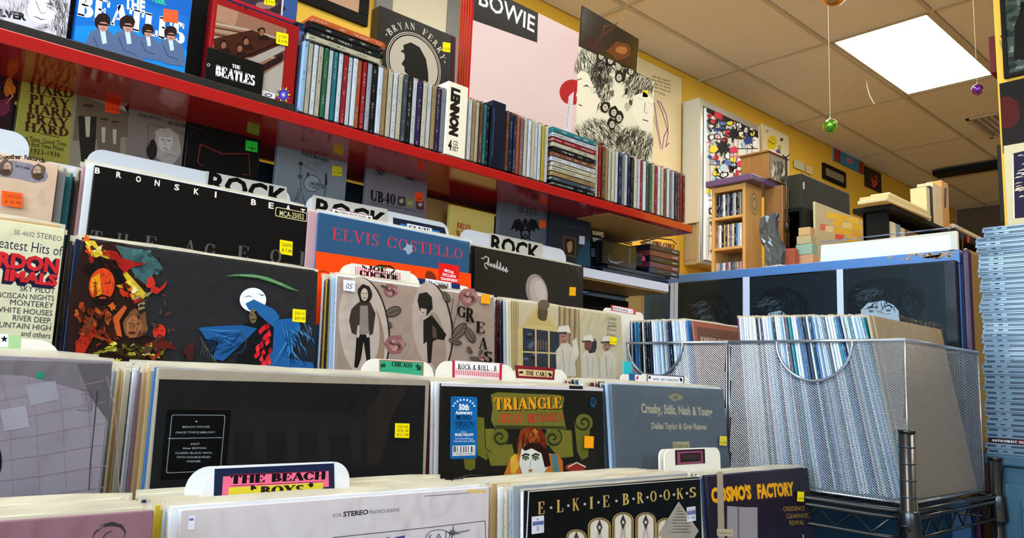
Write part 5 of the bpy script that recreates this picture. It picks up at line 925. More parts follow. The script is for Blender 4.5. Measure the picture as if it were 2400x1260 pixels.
a = Art(o); a.text('BEST COMMERCIAL', (1302, 526), (1372, 541), 7, '#3c4450', 'serif', .4); a.poly([(1320, 552), (1350, 557), (1350, 603), (1320, 598)], '#5a4434'); a.poly([(1323, 556), (1347, 560), (1347, 599), (1323, 595)], '#2a1e18'); a.blob(1335, 578, 7, 14, '#a87858', 3, 12, .2); a.poly([(1355, 590), (1382, 560), (1384, 625), (1350, 620)], '#1f4458'); a.done(); sticker(o, 0, 1358, 552, 1371, 571, '#c8c8d8', [''], 2, 'white price tag')
A = P(1386, 540, Y=1.235)
o = box('boxed_set', 'gloss', (0, 0, 0, .095, .03, .075), None, (A.x, 1.255, ZL), (0, 0, 0), '#10161c', bev=.001); tag(o, 'black boxed set with upside-down cream and yellow lettering', 'boxed set')
a = Art(o); a.text('Sinatra', (1415, 545), (1388, 541), 12, '#e8d8a0', bold=.05); a.text('Frank', (1410, 560), (1388, 556), 10, '#e8e4d8', bold=.04)
for i in range(5): a.line([(1386, 583+i*4), (1408-(i % 2)*4, 586+i*4)], 1.2, '#8a98a4')
a.done()
A = P(1412, 580, Y=1.226)
o = box('boxed_set', 'gloss', (0, 0, 0, .13, .022, .058), None, (A.x, 1.226, ZL+.022), (0, 0, 0), '#0c0e14', bev=.001); tag(o, 'black glossy cased film set standing on the lower dark cases', 'boxed set')
a = Art(o); a.line([(1424, 600), (1430, 612), (1446, 616), (1462, 612)], 4, '#8a8c94', taper=True); a.line([(1426, 596), (1434, 606)], 3, '#b8b8c0', taper=True); a.text('THE GRUDGE', (1477, 620), (1479, 582), 6, '#9a9aa4', up=None)
for k in range(5): a.line([(1492+k*3, 594), (1491+k*3, 622)], 1, '#6a6a74')
a.poly([(1505, 600), (1512, 601), (1512, 612), (1505, 611)], '#c84858'); a.done()
o = box('boxed_set', 'gloss', (0, 0, 0, .262, .10, .0105), None, (P(1412, 620, Y=1.222).x, 1.221, ZL), (0, 0, 0), '#0a0c14', bev=.001); tag(o, 'long flat black case at the bottom beneath the dark film sets', 'boxed set')
o = box('boxed_set', 'gloss', (0, 0, 0, .23, .10, .0095), None, (P(1425, 610, Y=1.223).x, 1.223, ZL+.0115), (0, 0, 0), '#11131c', bev=.001); tag(o, 'flat black case lying second from the bottom beneath the dark film sets', 'boxed set')
A = P(1428, 555, Y=1.26)
o = box('boxed_set', 'gloss', (0, 0, 0, .07, .02, .052), None, (A.x, 1.29, ZL+.0305), (0, 0, 0), '#2c1814', bev=.001) ; tag(o, 'maroon boxed set with brown ornate lettering behind the black film set', 'boxed set')
a = Art(o); a.text('Music', (1448, 567), (1482, 575), 12, '#7a4a34', 'sans', .05); a.hair(1438, 560, 6, 10, 30, '#8a4438', 3, 30, 60, 8, 1); a.done()
box('support', 'blackm', (0, 0, -.0305, .07, .02, -.0005), o)
A = P(1523, 600, Y=1.222)
for i, (c, t) in enumerate((('#141827', ''), ('#6a2c38', 'LIFE'), ('#16161f', 'STARSKY'), ('#7a3a34', 'HEAT'), ('#1c2030', 'HOUSE'))):
    o = box('film_case', 'gloss', (0, 0, 0, .130, .10, .0148), None, (A.x+random.uniform(-.002, .002), 1.222, ZL+.0215+i*.0152), (0, 0, random.uniform(-.01, .01)), c, bev=.0012)
    tag(o, f'{("black", "dull red", "black", "brown-red", "navy")[i]} film case in the five-high ledge-end stack, {ordn(5-i)} from top', 'film case', 'film cases stacked at the ledge end')
    a = Art(o); a.line([(.012, .0075), (.06, .0075)], .0016, '#6a6a74', False); a.line([(.095, .0075), (.118, .0075)], .0022, '#c8c4c8', False); a.line([(.002, .012), (.128, .012)], .0007, '#5a6a8a', False); a.done()
A = P(1518, 590, Y=1.30)
o = obj('tin_sign', bmesh_boxes([(0, 0, 0, .12, .003, .07)], .001), 'lpplain', None, (P(1505, 575, Y=1.29).x, 1.285, ZL+.055), (0, 0, 0), '#e0cc9c'); tag(o, 'cream curved sign with dark red capitals behind the stacked film cases', 'sign')
a = Art(o); a.text('FIRE-CHIEF', (1530, 575), (1582, 584), 11, '#8a2418', 'serif', 1.2); a.line([(1500, 568), (1540, 558), (1575, 562), (1585, 572)], 2, '#2a2018'); a.blob(1510, 580, 14, 14, '#a06a3c', 3, 10, .3); a.done()
box('stand', 'blackm', (.02, 0, -.055, .03, .003, 0), o)
# ================================================================ BACK WALL PICTURES
YP = YW-.022
def wallpic(name, label, cat, x0, y0, x1, y1, frame=None, fw=.03, face='#d8c8a0', Y=YP, depth=.02):
    A, B_ = P(x0, y0, Y=Y), P(x1, y1, Y=Y); w_, h_ = B_.x-A.x, A.z-B_.z
    o = empty(name, (A.x, Y, B_.z)); tag(o, label, cat)
    if frame: box('frame', frame, [(0, 0, 0, w_, depth, fw), (0, 0, h_-fw, w_, depth, h_), (0, 0, fw, fw, depth, h_-fw), (w_-fw, 0, fw, w_, depth, h_-fw)], o, bev=.002)
    b = box('picture', 'plain', (fw if frame else 0, .006, fw if frame else 0, w_-(fw if frame else 0), depth, h_-(fw if frame else 0)), o, col=face, bev=0)
    return o
o = wallpic('framed_picture', 'black framed tan picture high on the yellow wall behind the flat discs', 'picture', 640, -160, 862, 62, 'blackm', .05, '#c89a78')
o = wallpic('framed_picture', 'grey framed cream-matted picture behind the black boxed record', 'picture', 897, -190, 1069, 260, M('grey_mount', '#76746c', .5), .09, '#d8ccac')
o = wallpic('signed_poster', 'cream poster with small black text and purple pen scribble high on the wall', 'poster', 1440, 105, 1597, 420, None, 0, '#ecd8a4')
a = Art(o, .006)
for i in range(5): a.text(('with the together', 'the little bands', 'listen to every', 'other sound and', 'record since.')[i], (1528, 180+i*8), (1572-(i == 4)*12, 193+i*8), 5, '#5a5044', bold=.02)
a.line([(1533, 240), (1540, 290), (1548, 335), (1552, 350), (1556, 320), (1566, 300), (1562, 270), (1548, 240), (1540, 235), (1552, 262), (1566, 310), (1560, 345), (1568, 335)], 2.2, '#8a4a7a'); a.line([(1536, 285), (1548, 350)], 1.6, '#8a4a7a'); a.ell(1534, 280, 4, 8, '#c8c08a'); a.done()
# light box
A, B_ = P(1645, 228, Y=2.9), P(1786, 290, Y=2.9); zb = P(1640, 615, Y=2.9).z
lb = empty('light_box', (A.x, 2.9, zb)); hh = A.z-zb; ww = B_.x-A.x
box('casing', 'metalframe', [(0, .01, 0, .03, .04, hh), (ww-.03, .01, 0, ww, .15, hh), (.03, .01, hh-.05, ww-.03, .15, hh), (.03, .01, 0, ww-.03, .15, .03), (.03, .03, .03, ww-.03, .15, hh-.05)], lb, bev=.004)
box('tube_light', 'glow', [(.032, .02, .03, .045, .06, hh-.06), (ww-.05, .02, .25*hh, ww-.034, .06, hh-.12)], lb, bev=.003)
pb = box('poster_panel', 'gloss', (.055, .0, .03, ww-.055, .02, hh-.055), lb, col='#e8e4d8', bev=0)
sd = box('side_cover', 'plain', (-.012, .012, hh*.24, -.0005, .148, hh), lb, col='#d4ccb4', bev=.004); tag(lb, 'large illuminated sign box showing an ink-splattered collage on the yellow wall', 'light box')
a = Art(lb, 0); a.clip = (.055, .03, ww-.055, hh-.055); a.poly([(1655, 240), (1790, 290), (1790, 330), (1655, 262)], '#15140f')
for i in range(150): a.blob(R_0.uniform(1660, 1772), R_0.uniform(262, 600), R_0.uniform(3, 9), R_0.uniform(3, 8), R_0.choice(['#c8283c', '#e8d840', '#3a5a9a', '#f4f0e8', '#f4f0e8', '#a8c8dc', '#d8d4c8', '#1a1a1a', '#e08a98', '#8aa8b8', '#f4f0e8']), i, 9, .4)
for i in range(90):
    x_, y_ = R_0.uniform(1664, 1768), R_0.uniform(275, 590); a.blob(x_, y_, R_0.uniform(4, 10)+1.2, R_0.uniform(4, 10)+1.2, '#1a1a1a', 700+i, 9, .4); a.blob(x_, y_, R_0.uniform(4, 8), R_0.uniform(4, 8), R_0.choice(['#f4f0e8', '#e8d840', '#d83040', '#a8c8dc', '#f0c8c8', '#f4f0e8', '#5a78b0', '#e8e4d8']), 700+i, 9, .4)
for k in range(7): a.line([(1664+k*17+R_0.uniform(-3, 3), 268+k*5), (1662+k*17+R_0.uniform(-6, 6), 400), (1662+k*17+R_0.uniform(-6, 6), 600)], .9, '#1a1a1a'); a.line([(1660, 300+k*42), (1715, 296+k*42+R_0.uniform(0, 14)), (1775, 306+k*42)], .9, '#1a1a1a')
for cx, cy, s in ((1692, 345, 17), (1718, 313, 15), (1703, 480, 14)): a.poly([(cx+s*(1.25 if k % 2 else .6)*(.8+.4*R_0.random())*math.cos(k*.35), cy+s*(1.3 if k % 2 else .6)*(.8+.5*R_0.random())*math.sin(k*.35)) for k in range(18)], '#0c0b0a')
for cx, cy, c in ((1682, 270, '#d83040'), (1718, 352, '#d03850'), (1694, 392, '#b8d4dc'), (1735, 385, '#d83848'), (1752, 330, '#28407a'), (1670, 350, '#e8d838')): a.blob(cx, cy, 10, 9, c, cx, 9, .3)
a.done('poster_art', 'print')
o = wallpic('cartoon_poster', 'cream poster of yellow round cartoonish blobs beside the lit sign box', 'poster', 1788, 288, 1851, 436, None, 0, '#efe2b4')
a = Art(o, .006); a.line([(1788, 290), (1850, 320), (1849, 430)], 1.5, '#d8c890'); a.ell(1809, 334, 11, 17, '#e8d028', 8); a.ell(1806, 333, 1.5, 2, '#3a3010'); a.ell(1812, 336, 1.5, 2, '#3a3010'); a.ell(1801, 330, 2, 4, '#c88a4a'); a.ell(1832, 327, 4, 4, '#7a4a2a'); a.ell(1827, 345, 5, 6, '#c8c050'); a.poly([(1818, 352), (1828, 348), (1830, 362), (1820, 360)], '#7a5a8a'); a.line([(1794, 303), (1797, 310), (1801, 304)], 1.2, '#5a4a3a'); a.line([(1832, 372), (1836, 385), (1841, 366)], 1.5, '#5a3a2a'); a.done()
o = wallpic('paper_card', 'pale green small card pinned on the wall above the olive cabinet', 'card', 1862, 372, 1888, 402, None, 0, '#c8c89a', Y=3.04, depth=.005); a = Art(o, .006)
o = wallpic('paper_card', 'cream small card pinned right of the green one above the olive cabinet', 'card', 1890, 386, 1906, 410, None, 0, '#e0cc90', Y=3.04, depth=.005)
o = wallpic('framed_picture', 'small black framed picture hanging left of the striped banner', 'picture', 1931, 380, 1984, 440, 'blackm', .035, '#8a7a5c')
o = wallpic('wall_banner', 'red, sky blue and red striped banner near the ceiling', 'banner', 1956, 345, 2026, 408, None, 0, '#3c86a4')
a = Art(o, .006); w_ = P(2026, 408, Y=YP).x-P(1956, 345, Y=YP).x; h_ = P(1956, 345, Y=YP).z-P(2026, 408, Y=YP).z
a.rect(0, 0, w_*.2, h_, '#a02420', False); a.rect(w_*.84, 0, w_, h_, '#a02420', False); a.rect(w_*.42, h_*.35, w_*.62, h_*.75, '#d87a8a', False); a.rect(w_*.47, h_*.48, w_*.57, h_*.56, '#8a2a3a', False); a.done()
o = wallpic('dark_poster', 'black poster with a small red figure beyond the striped banner', 'poster', 2030, 388, 2068, 452, None, 0, '#1c1712'); a = Art(o, .006); a.blob(2049, 425, 8, 14, '#c83420', 3, 12, .3); a.blob(2049, 418, 4, 4, '#2a1410', 3); a.done()
# ================================================================ MESH BASKETS ON A WIRE RACK
XB, XB2 = 1.37, 1.735
ZR, ZBB = CAM.z+.1025, CAM.z-.168
def mesh_panel(origin, ux, uz, wd, ht, pu, pv, hole=None, r=.00055):
    """expanded-metal diamonds: two families of thin strands in the plane (ux, uz) from origin"""
    V = []; Fc = []; o = Vector(origin); ux = Vector(ux); uz = Vector(uz); nn = ux.cross(uz)
    def inside(u, v): return hole and v > 0 and ((u-hole[0])/hole[2])**2+((ht-v)/hole[3])**2 < 1
    sl = pv/pu
    for sg in (1, -1):
        n0 = int(-ht/sl/pu)-1 if sg > 0 else 0; n1 = int(wd/pu)+1 if sg > 0 else int((wd+ht/sl)/pu)+1
        for k in range(n0, n1+1):
            ua = k*pu; run = None; N = 64
            pts = []
            for i in range(N+1):
                v = ht*i/N; u = ua+sg*v/sl; pts.append((u, v, 0 <= u <= wd and not inside(u, v)))
            i = 0
            while i <= N:
                if pts[i][2]:
                    j = i
                    while j < N and pts[j+1][2]: j += 1
                    if j > i:
                        a, b = pts[i], pts[j]; A = o+ux*a[0]+uz*a[1]; B = o+ux*b[0]+uz*b[1]; d = (B-A).normalized(); s_ = d.cross(nn)*r; q = nn*r*.8; m = len(V)
                        V.extend([A+s_, A+q, A-s_, B+s_, B+q, B-s_]); Fc.extend([(m, m+1, m+4, m+3), (m+1, m+2, m+5, m+4)])
                    i = j+1
                else: i += 1
    me = bpy.data.meshes.new('mesh_panel'); me.from_pydata([tuple(v) for v in V], [], Fc); return me
def basket(y0, y1, hc, hw, label):
    b = empty('wire_basket', (XB, y0, ZBB)); ht = ZR-ZBB; ly = y1-y0; lx = XB2-XB
    hole = (hc-y0, 0, hw, .073)
    def pan(nm, me): o = obj(nm, me, 'steel', b); o['kind'] = 'stuff'
    pan('mesh_front', mesh_panel((0, 0, 0), (0, 1, 0), (0, 0, 1), ly, ht, .0056, .0045, hole))
    pan('mesh_back', mesh_panel((lx, 0, 0), (0, 1, 0), (0, 0, 1), ly, ht, .008, .006))
    pan('mesh_side', mesh_panel((0, 0, 0), (1, 0, 0), (0, 0, 1), lx, ht, .0084, .0058))
    pan('mesh_side', mesh_panel((0, ly, 0), (1, 0, 0), (0, 0, 1), lx, ht, .008, .006))
    pan('mesh_bottom', mesh_panel((0, 0, .002), (1, 0, 0), (0, 1, 0), lx, ly, .009, .008))
    tube('rim_wire', 'steel', [[(0, 0, ht), (0, ly, ht), (lx, ly, ht), (lx, 0, ht), (0, 0, ht)]], .0032, b)
    tube('base_wire', 'steel', [[(0, 0, .002), (0, ly, .002), (lx, ly, .002), (lx, 0, .002), (0, 0, .002)]], .002, b)
    for x, y in ((0, 0), (0, ly), (lx, 0), (lx, ly)): tube('corner_wire', 'steel', [[(x, y, 0), (x, y, ht)]], .0017, b)
    tube('handle_wire', 'steel', [[(-.001, hc-y0+hw*math.cos(t), ht-.073*math.sin(t)) for t in np.linspace(0, math.pi, 26)]], .003, b)
    tag(b, label, 'basket', 'steel mesh baskets of records'); return b
YA0, YA1 = .525, .862
ha = (P(1820, 795, X=XB).y+P(1998, 795, X=XB).y)/2; hwa = (P(1820, 795, X=XB).y-P(1998, 795, X=XB).y)/2
hb = (P(1473, 793, X=XB).y+P(1600, 793, X=XB).y)/2; hwb = (P(1473, 793, X=XB).y-P(1600, 793, X=XB).y)/2
basket(YA0, YA1, ha, hwa, 'near silver mesh basket packed with pale record spines')
basket(YA1+.006, 1.205, hb, hwb, 'farther silver mesh basket behind the uniformed-figures record')
XSP = XB+.012; ZL0 = ZBB+.006
def basket_lps(px0, px1, n, le0, le1, cols, where, group, seed, ybase=None):
    R = random.Random(seed); y0 = P(px0, 742, X=XSP).y; y1 = P(px1, 742, X=XSP).y
    for i in range(n):
        f = i/(n-1); le = math.radians(le0+(le1-le0)*f); yt = y0+(y1-y0)*f+R.uniform(-.0007, .0007); yb = yt-math.sin(le)*LPH
        c = cols[i % len(cols)] if not callable(cols) else cols(i, R)
        o = obj('vinyl_record', lp_mesh(LPW, LPH, .0034), 'lp', None, (XSP+R.uniform(-.004, .006), yb, ZL0+R.uniform(0, .002)), (-le, 0, R.uniform(-.004, .004)), CN[c])
        tag(o, f'{c} record spine, {ordn(i+1)} from the left in the {where}', 'record', group)
        obj('plastic_sleeve', flap_mesh(), 'flap', o)
def pick(i, R): return R.choice(['white', 'white', 'white', 'pale blue', 'pale blue', 'silver', 'white', 'cream', 'blue', 'grey', 'navy', 'white', 'slate', 'pale blue', 'teal', 'black', 'pink', 'plum', 'silver'])
basket_lps(1728, 2022, 60, 4.5, 12.5, pick, 'near mesh basket', 'records in the near mesh basket', 31)
basket_lps(1462, 1610, 31, 3, 7, lambda i, R: R.choice(['black', 'white', 'pale blue', 'white', 'silver', 'blue', 'white', 'slate', 'teal', 'pale blue', 'red', 'navy']), 'farther mesh basket', 'records in the farther mesh basket', 32)
# the two records whose faces show at the ends
y = P(1618, 745, X=XSP).y-.002; le = math.radians(7.5)
o = obj('vinyl_record', lp_mesh(LPW, LPH, .004), 'lpplain', None, (XSP, y-math.sin(le)*LPH-.004, ZL0), (-le, 0, 0), '#9a5a44'); tag(o, 'rust-brown framed record facing the aisle at the end of the farther basket', 'record')
a = Art(o); a.rect(.012, .012, LPW-.012, LPH-.012, '#6e4a3c', False); a.text('JOHNNY CASH IS COMING TO TOWN', (.02, LPH-.045), (LPW-.02, LPH-.045), .012, '#d0b8a8', 'serif', .4, px=False); a.blob(.16, .16, .06, .08, '#2a1c1a', 4, 14, .2, px=False); a.blob(.16, .19, .03, .035, '#a87860', 5, 12, .1, px=False); a.done()
y = P(2030, 738, X=XSP).y-.004; ybs = (.5365, .5310)
for k, (c, l, dx) in enumerate((('#b09878', 'tan bagged record leaning at the near end of the near basket', .0), ('#a08868', 'brown bagged record nearest the front corner of the near basket', .01))):
    le = math.asin((y-.004*k-ybs[k])/LPH); o = obj('vinyl_record', lp_mesh(LPW, LPH, .004), 'lpplain', None, (XSP+dx, ybs[k], ZL0), (-le, 0, -.01*k), c); tag(o, l, 'record'); bag(o, k+5, sag=.012)
# ---- rack
RX0, RX1, RY0, RY1 = 1.333, 1.765, .512, 1.24
rk2 = empty('wire_rack', (RX0, RY0, 0)); zr = ZBB-.004
def rp(x, y, z): return (x-RX0, y-RY0, z)
for x, y in ((RX0, RY0), (RX1, RY0), (RX0, RY1), (RX1, RY1)):
    top = CAM.z-.046 if x == RX0 and y == RY0 else (zr+.07)
    p_ = tube('post', 'black', [[rp(x, y, 0), rp(x, y, top-.0005)]], .0128, rk2, seg=24)
    tube('post_cap', 'black', [[(x-RX0, y-RY0, top-.004), (x-RX0, y-RY0, top)]], .0134, p_, seg=24)
    if x == RX0 and y == RY0:
        for k in range(12): tube('groove_ring', 'steel' if False else 'casedark', [[(0, 0, top-.026-k*.026), (0, 0, top-.0272-k*.026)]], .0131, p_, seg=24)
    cl_ = tube('collar', 'black', [[rp(x, y, zr-.052), rp(x, y, zr-.05), rp(x, y, zr-.004), rp(x, y, zr+.0)]], [.0175, .019, .0155, .0145], rk2, seg=24)
    if x == RX0: tube('collar_clip', 'black', [[(x-RX0-.016, y-RY0-.006, zr-.03), (x-RX0-.021, y-RY0-.004, zr-.022), (x-RX0-.021, y-RY0+.004, zr-.022), (x-RX0-.016, y-RY0+.006, zr-.03)]], .0016, cl_)
for nm, z, r in (('upper_rail', zr-.003, .0045), ('upper_rail', zr-.014, .004), ('lower_rail', zr-.046, .0032)):
    tube(nm, 'black', [[rp(RX0, RY0+.012, z), rp(RX0, RY1-.012, z)]], r, rk2); tube(nm, 'black', [[rp(RX1, RY0, z), rp(RX1, RY1, z)]], r, rk2)
    tube(nm, 'black', [[rp(RX0+.012, RY0, z), rp(RX1-.012, RY0, z)]], r, rk2); tube(nm, 'black', [[rp(RX0+.012, RY1, z), rp(RX1, RY1, z)]], r, rk2)
zz = [rp(RX0, RY0+.03+i*.03, zr-.016-(.027 if i % 2 else 0)) for i in range(22)]; tube('zigzag_wire', 'black', [zz], .0018, rk2)
zz = [rp(RX0+.03+i*.03, RY0, zr-.016-(.027 if i % 2 else 0)) for i in range(13)]; tube('zigzag_wire', 'black', [zz], .0018, rk2)
sh = tube('shelf_wires', 'black', [[rp(RX0, RY0+.03+i*.028, zr-.0035), rp(RX1, RY0+.03+i*.028, zr-.0035)] for i in range(25)], .0018, rk2, seg=6); sh['kind'] = 'stuff'
tag(rk2, 'black wire rack with a grooved post holding the mesh baskets', 'rack')
# ================================================================ BLUE CABINET WITH THE FACES POSTER
XC = 1.90
p0, p1 = P(1600, 630, X=XC), P(2262, 590, X=XC); ytl, ytr = 1.95, p1.y; ztop = (p0.z+p1.z)/2-.004
bc = empty('blue_cabinet', (XC, ytr, 0)); Lb = ytl-ytr
box('body', 'darkblue', (.03, .02, 0, .5, Lb, ztop-.03), bc)
box('front_panel', 'darkblue', (.012, .01, 0, .03, Lb, ztop-.034), bc, bev=0)
box('top_board', 'bluepaint', (0, .012, ztop-.033, .52, Lb+.25, ztop), bc, bev=.003)
box('side_board', 'purple', (.0, -.008, 0, .5, .011, ztop+.002), bc, bev=.012)
box('edge_strip', 'bluepaint', (-.001, .012, ZBB-.3, .012, .05, ztop-.034), bc, bev=.001)
a = Art(bc, 0)  # chipped paint along the top edge: built as thin raw flakes on the face X = 0
V = []; Fc = []; R_1 = random.Random(5)
for i in range(46):
    yy = .014+abs(R_1.gauss(0, .045)); zz_ = ztop-R_1.uniform(.0, .016); l, h = R_1.uniform(.006, .022), R_1.uniform(.001, .004); m = len(V)
    V += [(-.0012, yy, zz_), (-.0012, yy+l, zz_+R_1.uniform(-.002, .002)), (-.0012, yy+l*.8, zz_-h), (-.0012, yy+l*.1, zz_-h*R_1.uniform(.4, 1.2))]; Fc.append((m, m+3, m+2, m+1))
for yy, zz_, l, h in ((.016, ztop-.16, .03, .012), (.018, ztop-.2, .03, .02), (.02, ztop-.17, .018, .006)): m = len(V); V += [(-.0012, yy, zz_), (-.0012, yy+l, zz_+.001), (-.0012, yy+l, zz_-h), (-.0012, yy, zz_-h)]; Fc.append((m, m+3, m+2, m+1))
me = bpy.data.meshes.new('chips'); me.from_pydata(V, [], Fc); o = obj('chipped_paint', me, 'raw', bc); o['kind'] = 'stuff'
tag(bc, 'blue painted cabinet with chipped top edge and plum side behind the baskets', 'cabinet')
# poster, printed on a plane facing -X: an object turned so that its local -Y looks along -X
RZ = -math.pi/2   # local x -> world -y, local -y -> world -x
pl, pr = P(1575, 656, X=XC-.03), P(2213, 624, X=XC-.03); zt = (pl.z+pr.z)/2+.002; wp = pl.y-pr.y
fp = box('photo_poster', 'gloss', (0, 0, -.36, wp+.022, .022, 0), None, (XC-.03, pl.y, zt), (0, 0, RZ), '#0b0e12', bev=.001); tag(fp, 'glossy black poster box of three shadowy portraits split by white strips', 'poster')
a = Art(fp); DK = '#161d22'
a.rect(0, -.355, wp, -.004, DK, False)
def up_(x): return a.m(x, 700)[0]
for x0, x1 in ((1571, 1589), (1741, 1757), (1962, 1977)): a.rect(up_(x0), -.355, up_(x1), 0, '#c4ccdc', False)
a.line([(up_(1580), -.355), (up_(1580), 0)], .0015, '#3a4450', False)
for cx, cy, hw, sk in ((1665, 745, 52, '#3c464c'), (1832, 735, 66, '#8a98a2'), (2075, 712, 92, '#96a5af')):
    a.blob(cx, cy, hw, 62, '#0e1216', cx, 26, .05); a.hair(cx, cy-14, hw*.8, 40, 70, '#242e34', cx, 70, 40, 30, 1.4); a.hair(cx-hw*.3, cy-26, hw*.4, 18, 26, '#4a5860', cx+3, 150, 20, 30, 1.1)
    a.poly([(cx-hw*.62, cy+60), (cx-hw*.62, cy+14), (cx-hw*.45, cy-2), (cx-hw*.05, cy-8), (cx+hw*.2, cy+2), (cx+hw*.34, cy+16), (cx+hw*.38, cy+60)], sk)
    a.line([(cx-hw*.55, cy+14), (cx-hw*.35, cy+6), (cx-hw*.2, cy+10)], 4, '#1c2226', taper=True); a.ell(cx-hw*.36, cy+17, 6, 3, '#47525a'); a.ell(cx+hw*.08, cy+15, 6, 3, '#47525a'); a.line([(cx-hw*.06, cy+8), (cx+hw*.1, cy+3), (cx+hw*.26, cy+10)], 4, '#1c2226', taper=True)
    a.hair(cx-hw*.1, cy-2, hw*.5, 8, 26, '#0e1216', cx+1, 90, 25, 16, 2)
a.done()
b_ = box('shrink_wrap', 'bag', (0, -.003, -.36, wp+.024, -.0022, .002), fp, bev=0)
A = P(1467, 681, X=1.80); B_ = P(1505, 681, X=1.80)
o = box('card_panel', 'plain', (0, 0, 0, .012, A.y-B_.y, A.z), None, (1.80, B_.y, 0), (0, 0, 0), '#b8a06c', bev=.001); tag(o, 'tall tan board standing between the ledge and the blue cabinet', 'board')
box('edge_strip', 'wood', (-.004, .0, 0, -.0005, .008, A.z), o, bev=0)
# white bagged sleeve on the cabinet
pl, pr = P(1922, 560, X=XC+.05), P(2243, 545, X=XC+.05)
zs = ztop+.001; hs = (pl.z+pr.z)/2-zs
ws = box('record_sleeve', 'lpplain', (0, 0, 0, pl.y-pr.y, .012, hs-.006), None, (XC+.05, pl.y, zs), (0, 0, RZ), '#c9c0ac', bev=.002); tag(ws, 'bagged record with broad pale blue-white panel standing on the blue cabinet', 'record')
a = Art(ws); a.poly([(1926, 574), (2226, 550), (2231, 600), (1922, 622)], '#dfe9f2'); a.done()
bagm = obj('plastic_sleeve', bmesh_boxes([(-.006, -.004, 0, pl.y-pr.y+.008, .016, hs+.004)], .003), 'bag', ws)
# ================================================================ STACK OF CLEAR CASES ON THE DRESSER
XK, ZD = 1.785, CAM.z-.096
dr = empty('dresser', (1.775, -.35, 0)); wD = .533+.35
box('body', 'dresser', (.012, 0, 0, .55, wD, ZD-.022), dr, bev=.003); box('top_board', 'dresser', (-.004, -.004, ZD-.022, .56, wD+.002, ZD), dr, bev=.004)
for k in range(2):
    y1 = wD-.03-k*.43; y0 = y1-.40; z1 = ZD-.055; z0 = z1-.6
    f = box('door', 'dresser', (0, y0, z0, .0118, y1, z1), dr, bev=.002)
    box('moulding', 'dresser', [(-.006, y0+.03, z1-.05, .0, y1-.03, z1-.03), (-.006, y0+.03, z0+.03, .0, y1-.03, z0+.05), (-.006, y0+.03, z0+.05, .0, y0+.05, z1-.05), (-.006, y1-.05, z0+.05, .0, y1-.03, z1-.05), (-.003, y0+.056, z1-.062, 0, y1-.056, z1-.056), (-.003, y1-.062, z0+.06, 0, y1-.056, z1-.06)], f, bev=.0015)
tag(dr, 'dark blue-grey dresser with moulded panel doors at lower right', 'dresser')
yk = P(2300, 800, X=XK).y
R_2 = random.Random(9); nS = int((P(2330, 522, X=XK).z-ZD)/.0105)
for i in range(nS):
    dy = R_2.uniform(-.004, .003) - (.010 if i > nS-3 else 0); dxx = R_2.uniform(-.002, .003)
    if i == 2:
        o = box('compact_disc', 'lpplain', (0, 0, 0, .142, .125, .0102), None, (XK, yk-.004, ZD+i*.0105), (0, 0, RZ), '#1a1012', bev=.0006); tag(o, 'black and dark red disc with white capitals near the bottom of the tall stack', 'disc case')
        a = Art(o); a.rect(.05, .001, .14, .009, '#5a1420', False); a.text('ANTICHRIST SUPERSTAR', (.006, .0028), (.096, .0028), .0042, '#d8d0d0', 'serif', .5, px=False); a.done(); continue
    o = box('compact_disc', 'casesolid', [(0, 0, 0, .142, .125, .0026), (0, .002, .0026, .142, .125, .0072), (.002, 0, .0072, .142, .125, .0102)], None, (XK+dxx, yk+dy, ZD+i*.0105), (0, 0, RZ+R_2.uniform(-.012, .012)), bev=.0004)
    tag(o, f'clear jewel case in the tall stack at the right, {ordn(nS-i)} from the top', 'disc case', 'tall stack of clear cases')
    if i % 1 == 0:
        box('tray', 'casedark', (.004, .0012, .0028, .139, .0028, .0070), o, bev=0); box('hinge_tab', 'casesolid', (.020, -.0006, .0030, .047, .0012, .0068), o, bev=.0004); box('hinge_notch', 'blackm', (.029, -.0011, .0048, .037, -.0004, .0064), o, bev=0)
# ================================================================ BACK ROOM FURNITURE (stands on a low platform of counters)
def boxx(name, label, cat, mat, x0, yt, x1, yb, X, dx, col=None, bev=.004, zb=None, parent=None):
    """front face looks along -X between photo columns x0..x1 at distance X; depth dx"""
    A, B_ = P(x0, yt, X=X), P(x1, yb, X=X); z0 = B_.z if zb is None else zb
    o = box(name, mat, (0, 0, 0, dx, A.y-B_.y, A.z-z0), parent, (X, B_.y, z0), (0, 0, 0), col, bev=bev)
    if label: tag(o, label, cat)
    return o
ZH = CAM.z+.535
hc = empty('back_counter', (2.95, .985, 0)); box('body', 'wooddark', (.02, .02, 0, 1.75, 1.83, ZH-.03), hc); box('top_board', 'wood', (0, 0, ZH-.03, 1.78, 1.86, ZH), hc, bev=.004); tag(hc, 'tall wooden counter hidden behind the blue cabinet', 'counter')
# disc tower
XT = 3.45; A = P(1668, 440, X=XT); B_ = P(1747, 428, X=XT); D_ = P(1785, 440, Y=B_.y); wT = A.y-B_.y; hT = (A.z+B_.z)/2-ZH; dT = D_.x-XT
tw = empty('disc_tower', (XT, B_.y, ZH)); t_ = .018
box('side_panel', 'wood', (0, 0, 0, dT, t_, hT), tw, bev=.001); box('side_panel', 'wood', (0, wT-t_, 0, dT, wT, hT), tw, bev=.001); box('back_panel', 'wooddark', (dT-.006, t_, 0, dT, wT-t_, hT), tw, bev=0)
zsh = [hT-.03, P(1700, 513, X=XT).z-ZH, P(1700, 585, X=XT).z-ZH, 0.0]
for z in zsh: box('shelf', 'wood', (0, t_, max(0, z), dT-.007, wT-t_, max(0, z)+.014+(.014 if z == zsh[0] else 0)), tw, bev=.001)
sticky = Art(tw, -.0005); e = sticky.m(1768, 478); 
